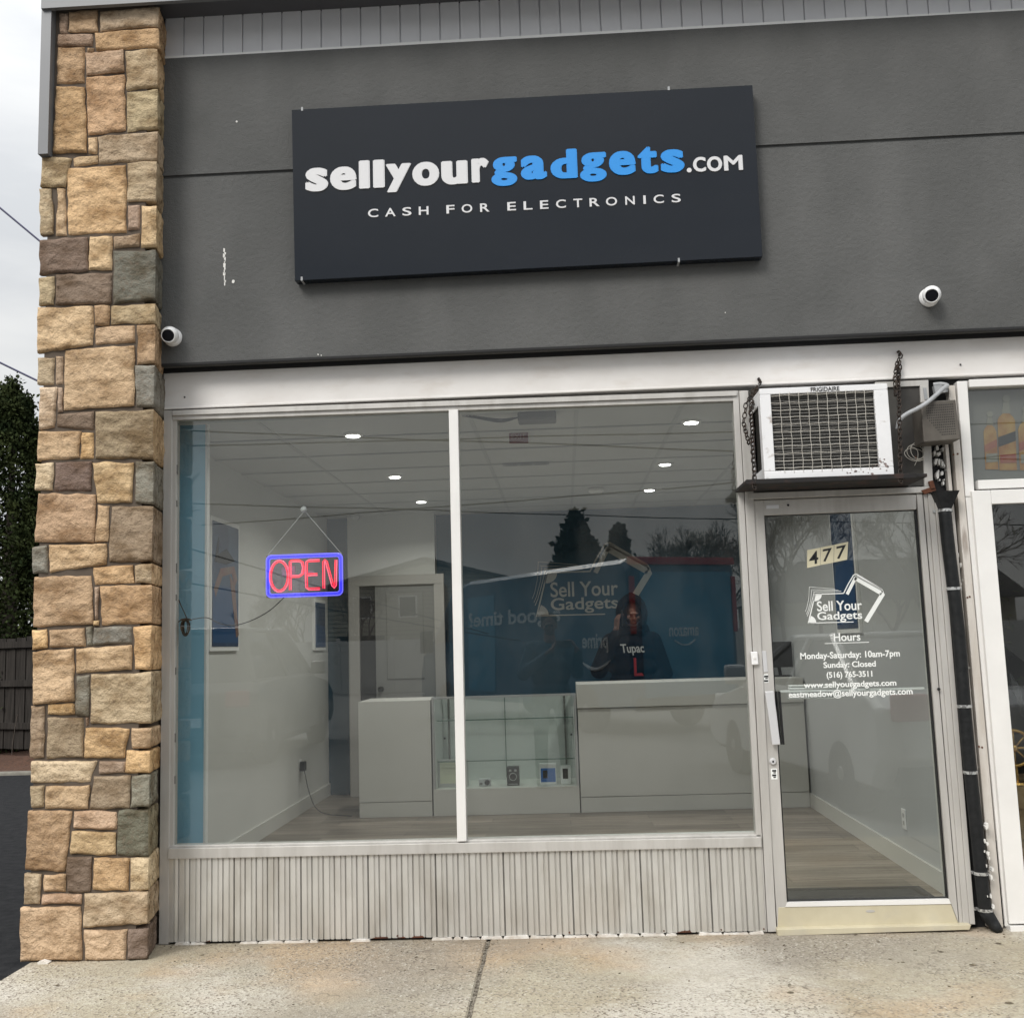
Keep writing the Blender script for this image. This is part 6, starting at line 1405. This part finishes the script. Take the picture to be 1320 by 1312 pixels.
for a in np.linspace(-1.5, 1.5, 11): bd.ell(hc+R_h @ Vector((.058*sin(a), -.030-.050*cos(a), -.075-.018*cos(a))), .019, 8, 6)
bd.ell(hc+R_h @ Vector((0, -.092, -.048)), (.026, .008, .006), 8, 6); fuse(bd, 'beard', 'hair', st_, .005, 2)
tq = MB(); fy = ey-.172
text(tq, 'Tupac', ex-.105, ex+.105, 1.285, 1.39, fy, .004, .016, -.12)
o = tq.build('chest_lettering', mat('grey_print', (.34, .34, .33), .9), st_)
tq = MB(); tq.prism([(ex+.0, 1.10), (ex+.022, 1.10), (ex+.022, 1.262), (ex+.0, 1.262)], fy-.006, fy+.02); tq.prism([(ex+.0225, 1.10), (ex+.085, 1.10), (ex+.070, 1.125), (ex+.0225, 1.122)], fy-.006, fy+.02); tq.build('red_print', 'redprint', st_)
q = MB(); pc = wr_+Vector((.055, -.035, .095)); q.box(pc.x-.006, pc.y-.036, pc.z-.075, pc.x+.004, pc.y+.036, pc.z+.075)
tag(q.build('mobile_phone', 'black', bevel=.004), 'black phone held to the face of the person behind the counter', 'phone')
# --- the photographer, mirrored faintly
fx, fyy = -.15, -5.78
ph_ = empty('person', (fx, fyy, -.03), 'person in a dark jacket raising a phone, faintly mirrored in the right pane', 'person')
hc2 = Vector((fx, fyy+.0, 1.60)); b = MB(); R2 = head(b, hc2, 180, 8)
for s in (-1, 1):
    capsule(b, (fx+s*.20, fyy, 1.36), (fx+s*.26, fyy+.10, 1.12), .05, .042); wv = Vector((s*.125+.0, fyy+.30, 1.345)); capsule(b, (fx+s*.26, fyy+.10, 1.12), wv, .04, .026)
    hand(b, wv, (-s*.5, .12, .9), (-s*.2, 1, 0), .75, .95)
    capsule(b, (fx+s*.10, fyy, .90), (fx+s*.12, fyy, .50), .085, .058); capsule(b, (fx+s*.12, fyy, .50), (fx+s*.13, fyy-.03, .07), .056, .038); b.ell((fx+s*.13, fyy+.04, .02), (.042, .12, .035))
b.ell((fx, fyy, 1.12), (.16, .11, .28)); b.ell((fx, fyy, 1.33), (.19, .10, .11)); b.ell((fx, fyy, .90), (.17, .12, .13)); fuse(b, 'body', 'skin', ph_, .007, 2); eyes(ph_, hc2, R2)
M['jacket'] = mat('grey_blue_jacket', (.014, .055, .09), .9)
h = MB()
for z, rx, ry in ((.93, .20, .14), (1.08, .205, .145), (1.22, .215, .145), (1.32, .22, .13)): h.ell((fx, fyy, z), (rx, ry, .13), 20, 12)
for s in (-1, 1): capsule(h, (fx+s*.18, fyy, 1.36), (fx+s*.275, fyy+.09, 1.11), .082, .07); capsule(h, (fx+s*.275, fyy+.09, 1.11), (s*.135, fyy+.265, 1.325), .066, .046)
capsule(h, (fx-.18, fyy, 1.37), (fx+.18, fyy, 1.37), .07, .07); fuse(h, 'jacket', 'jacket', ph_, .012, 3)
j_ = MB()
for s in (-1, 1): capsule(j_, (fx+s*.10, fyy, .90), (fx+s*.12, fyy, .50), .10, .075); capsule(j_, (fx+s*.12, fyy, .50), (fx+s*.13, fyy-.03, .09), .074, .062)
j_.ell((fx, fyy, .88), (.18, .13, .12)); fuse(j_, 'trousers', 'jeans', ph_, .013, 3)
for s in (-1, 1): q = MB(); q.ell((fx+s*.13, fyy+.05, .02), (.055, .14, .045), 14, 10); q.box(fx+s*.13-.05, fyy-.07, -.029, fx+s*.13+.05, fyy+.18, -.005); q.build('shoe', 'shoe', ph_)
q = MB(); q.ell(hc2+R2 @ Vector((0, .028, .055)), (.086, .092, .082), 18, 12); q.build('hair', 'hair', ph_, smooth=True)
q = MB(); q.box(-.078, -5.444, 1.362, .078, -5.436, 1.438); tag(q.build('camera_phone', 'black', bevel=.003), 'phone held up by the person mirrored in the glass', 'phone')
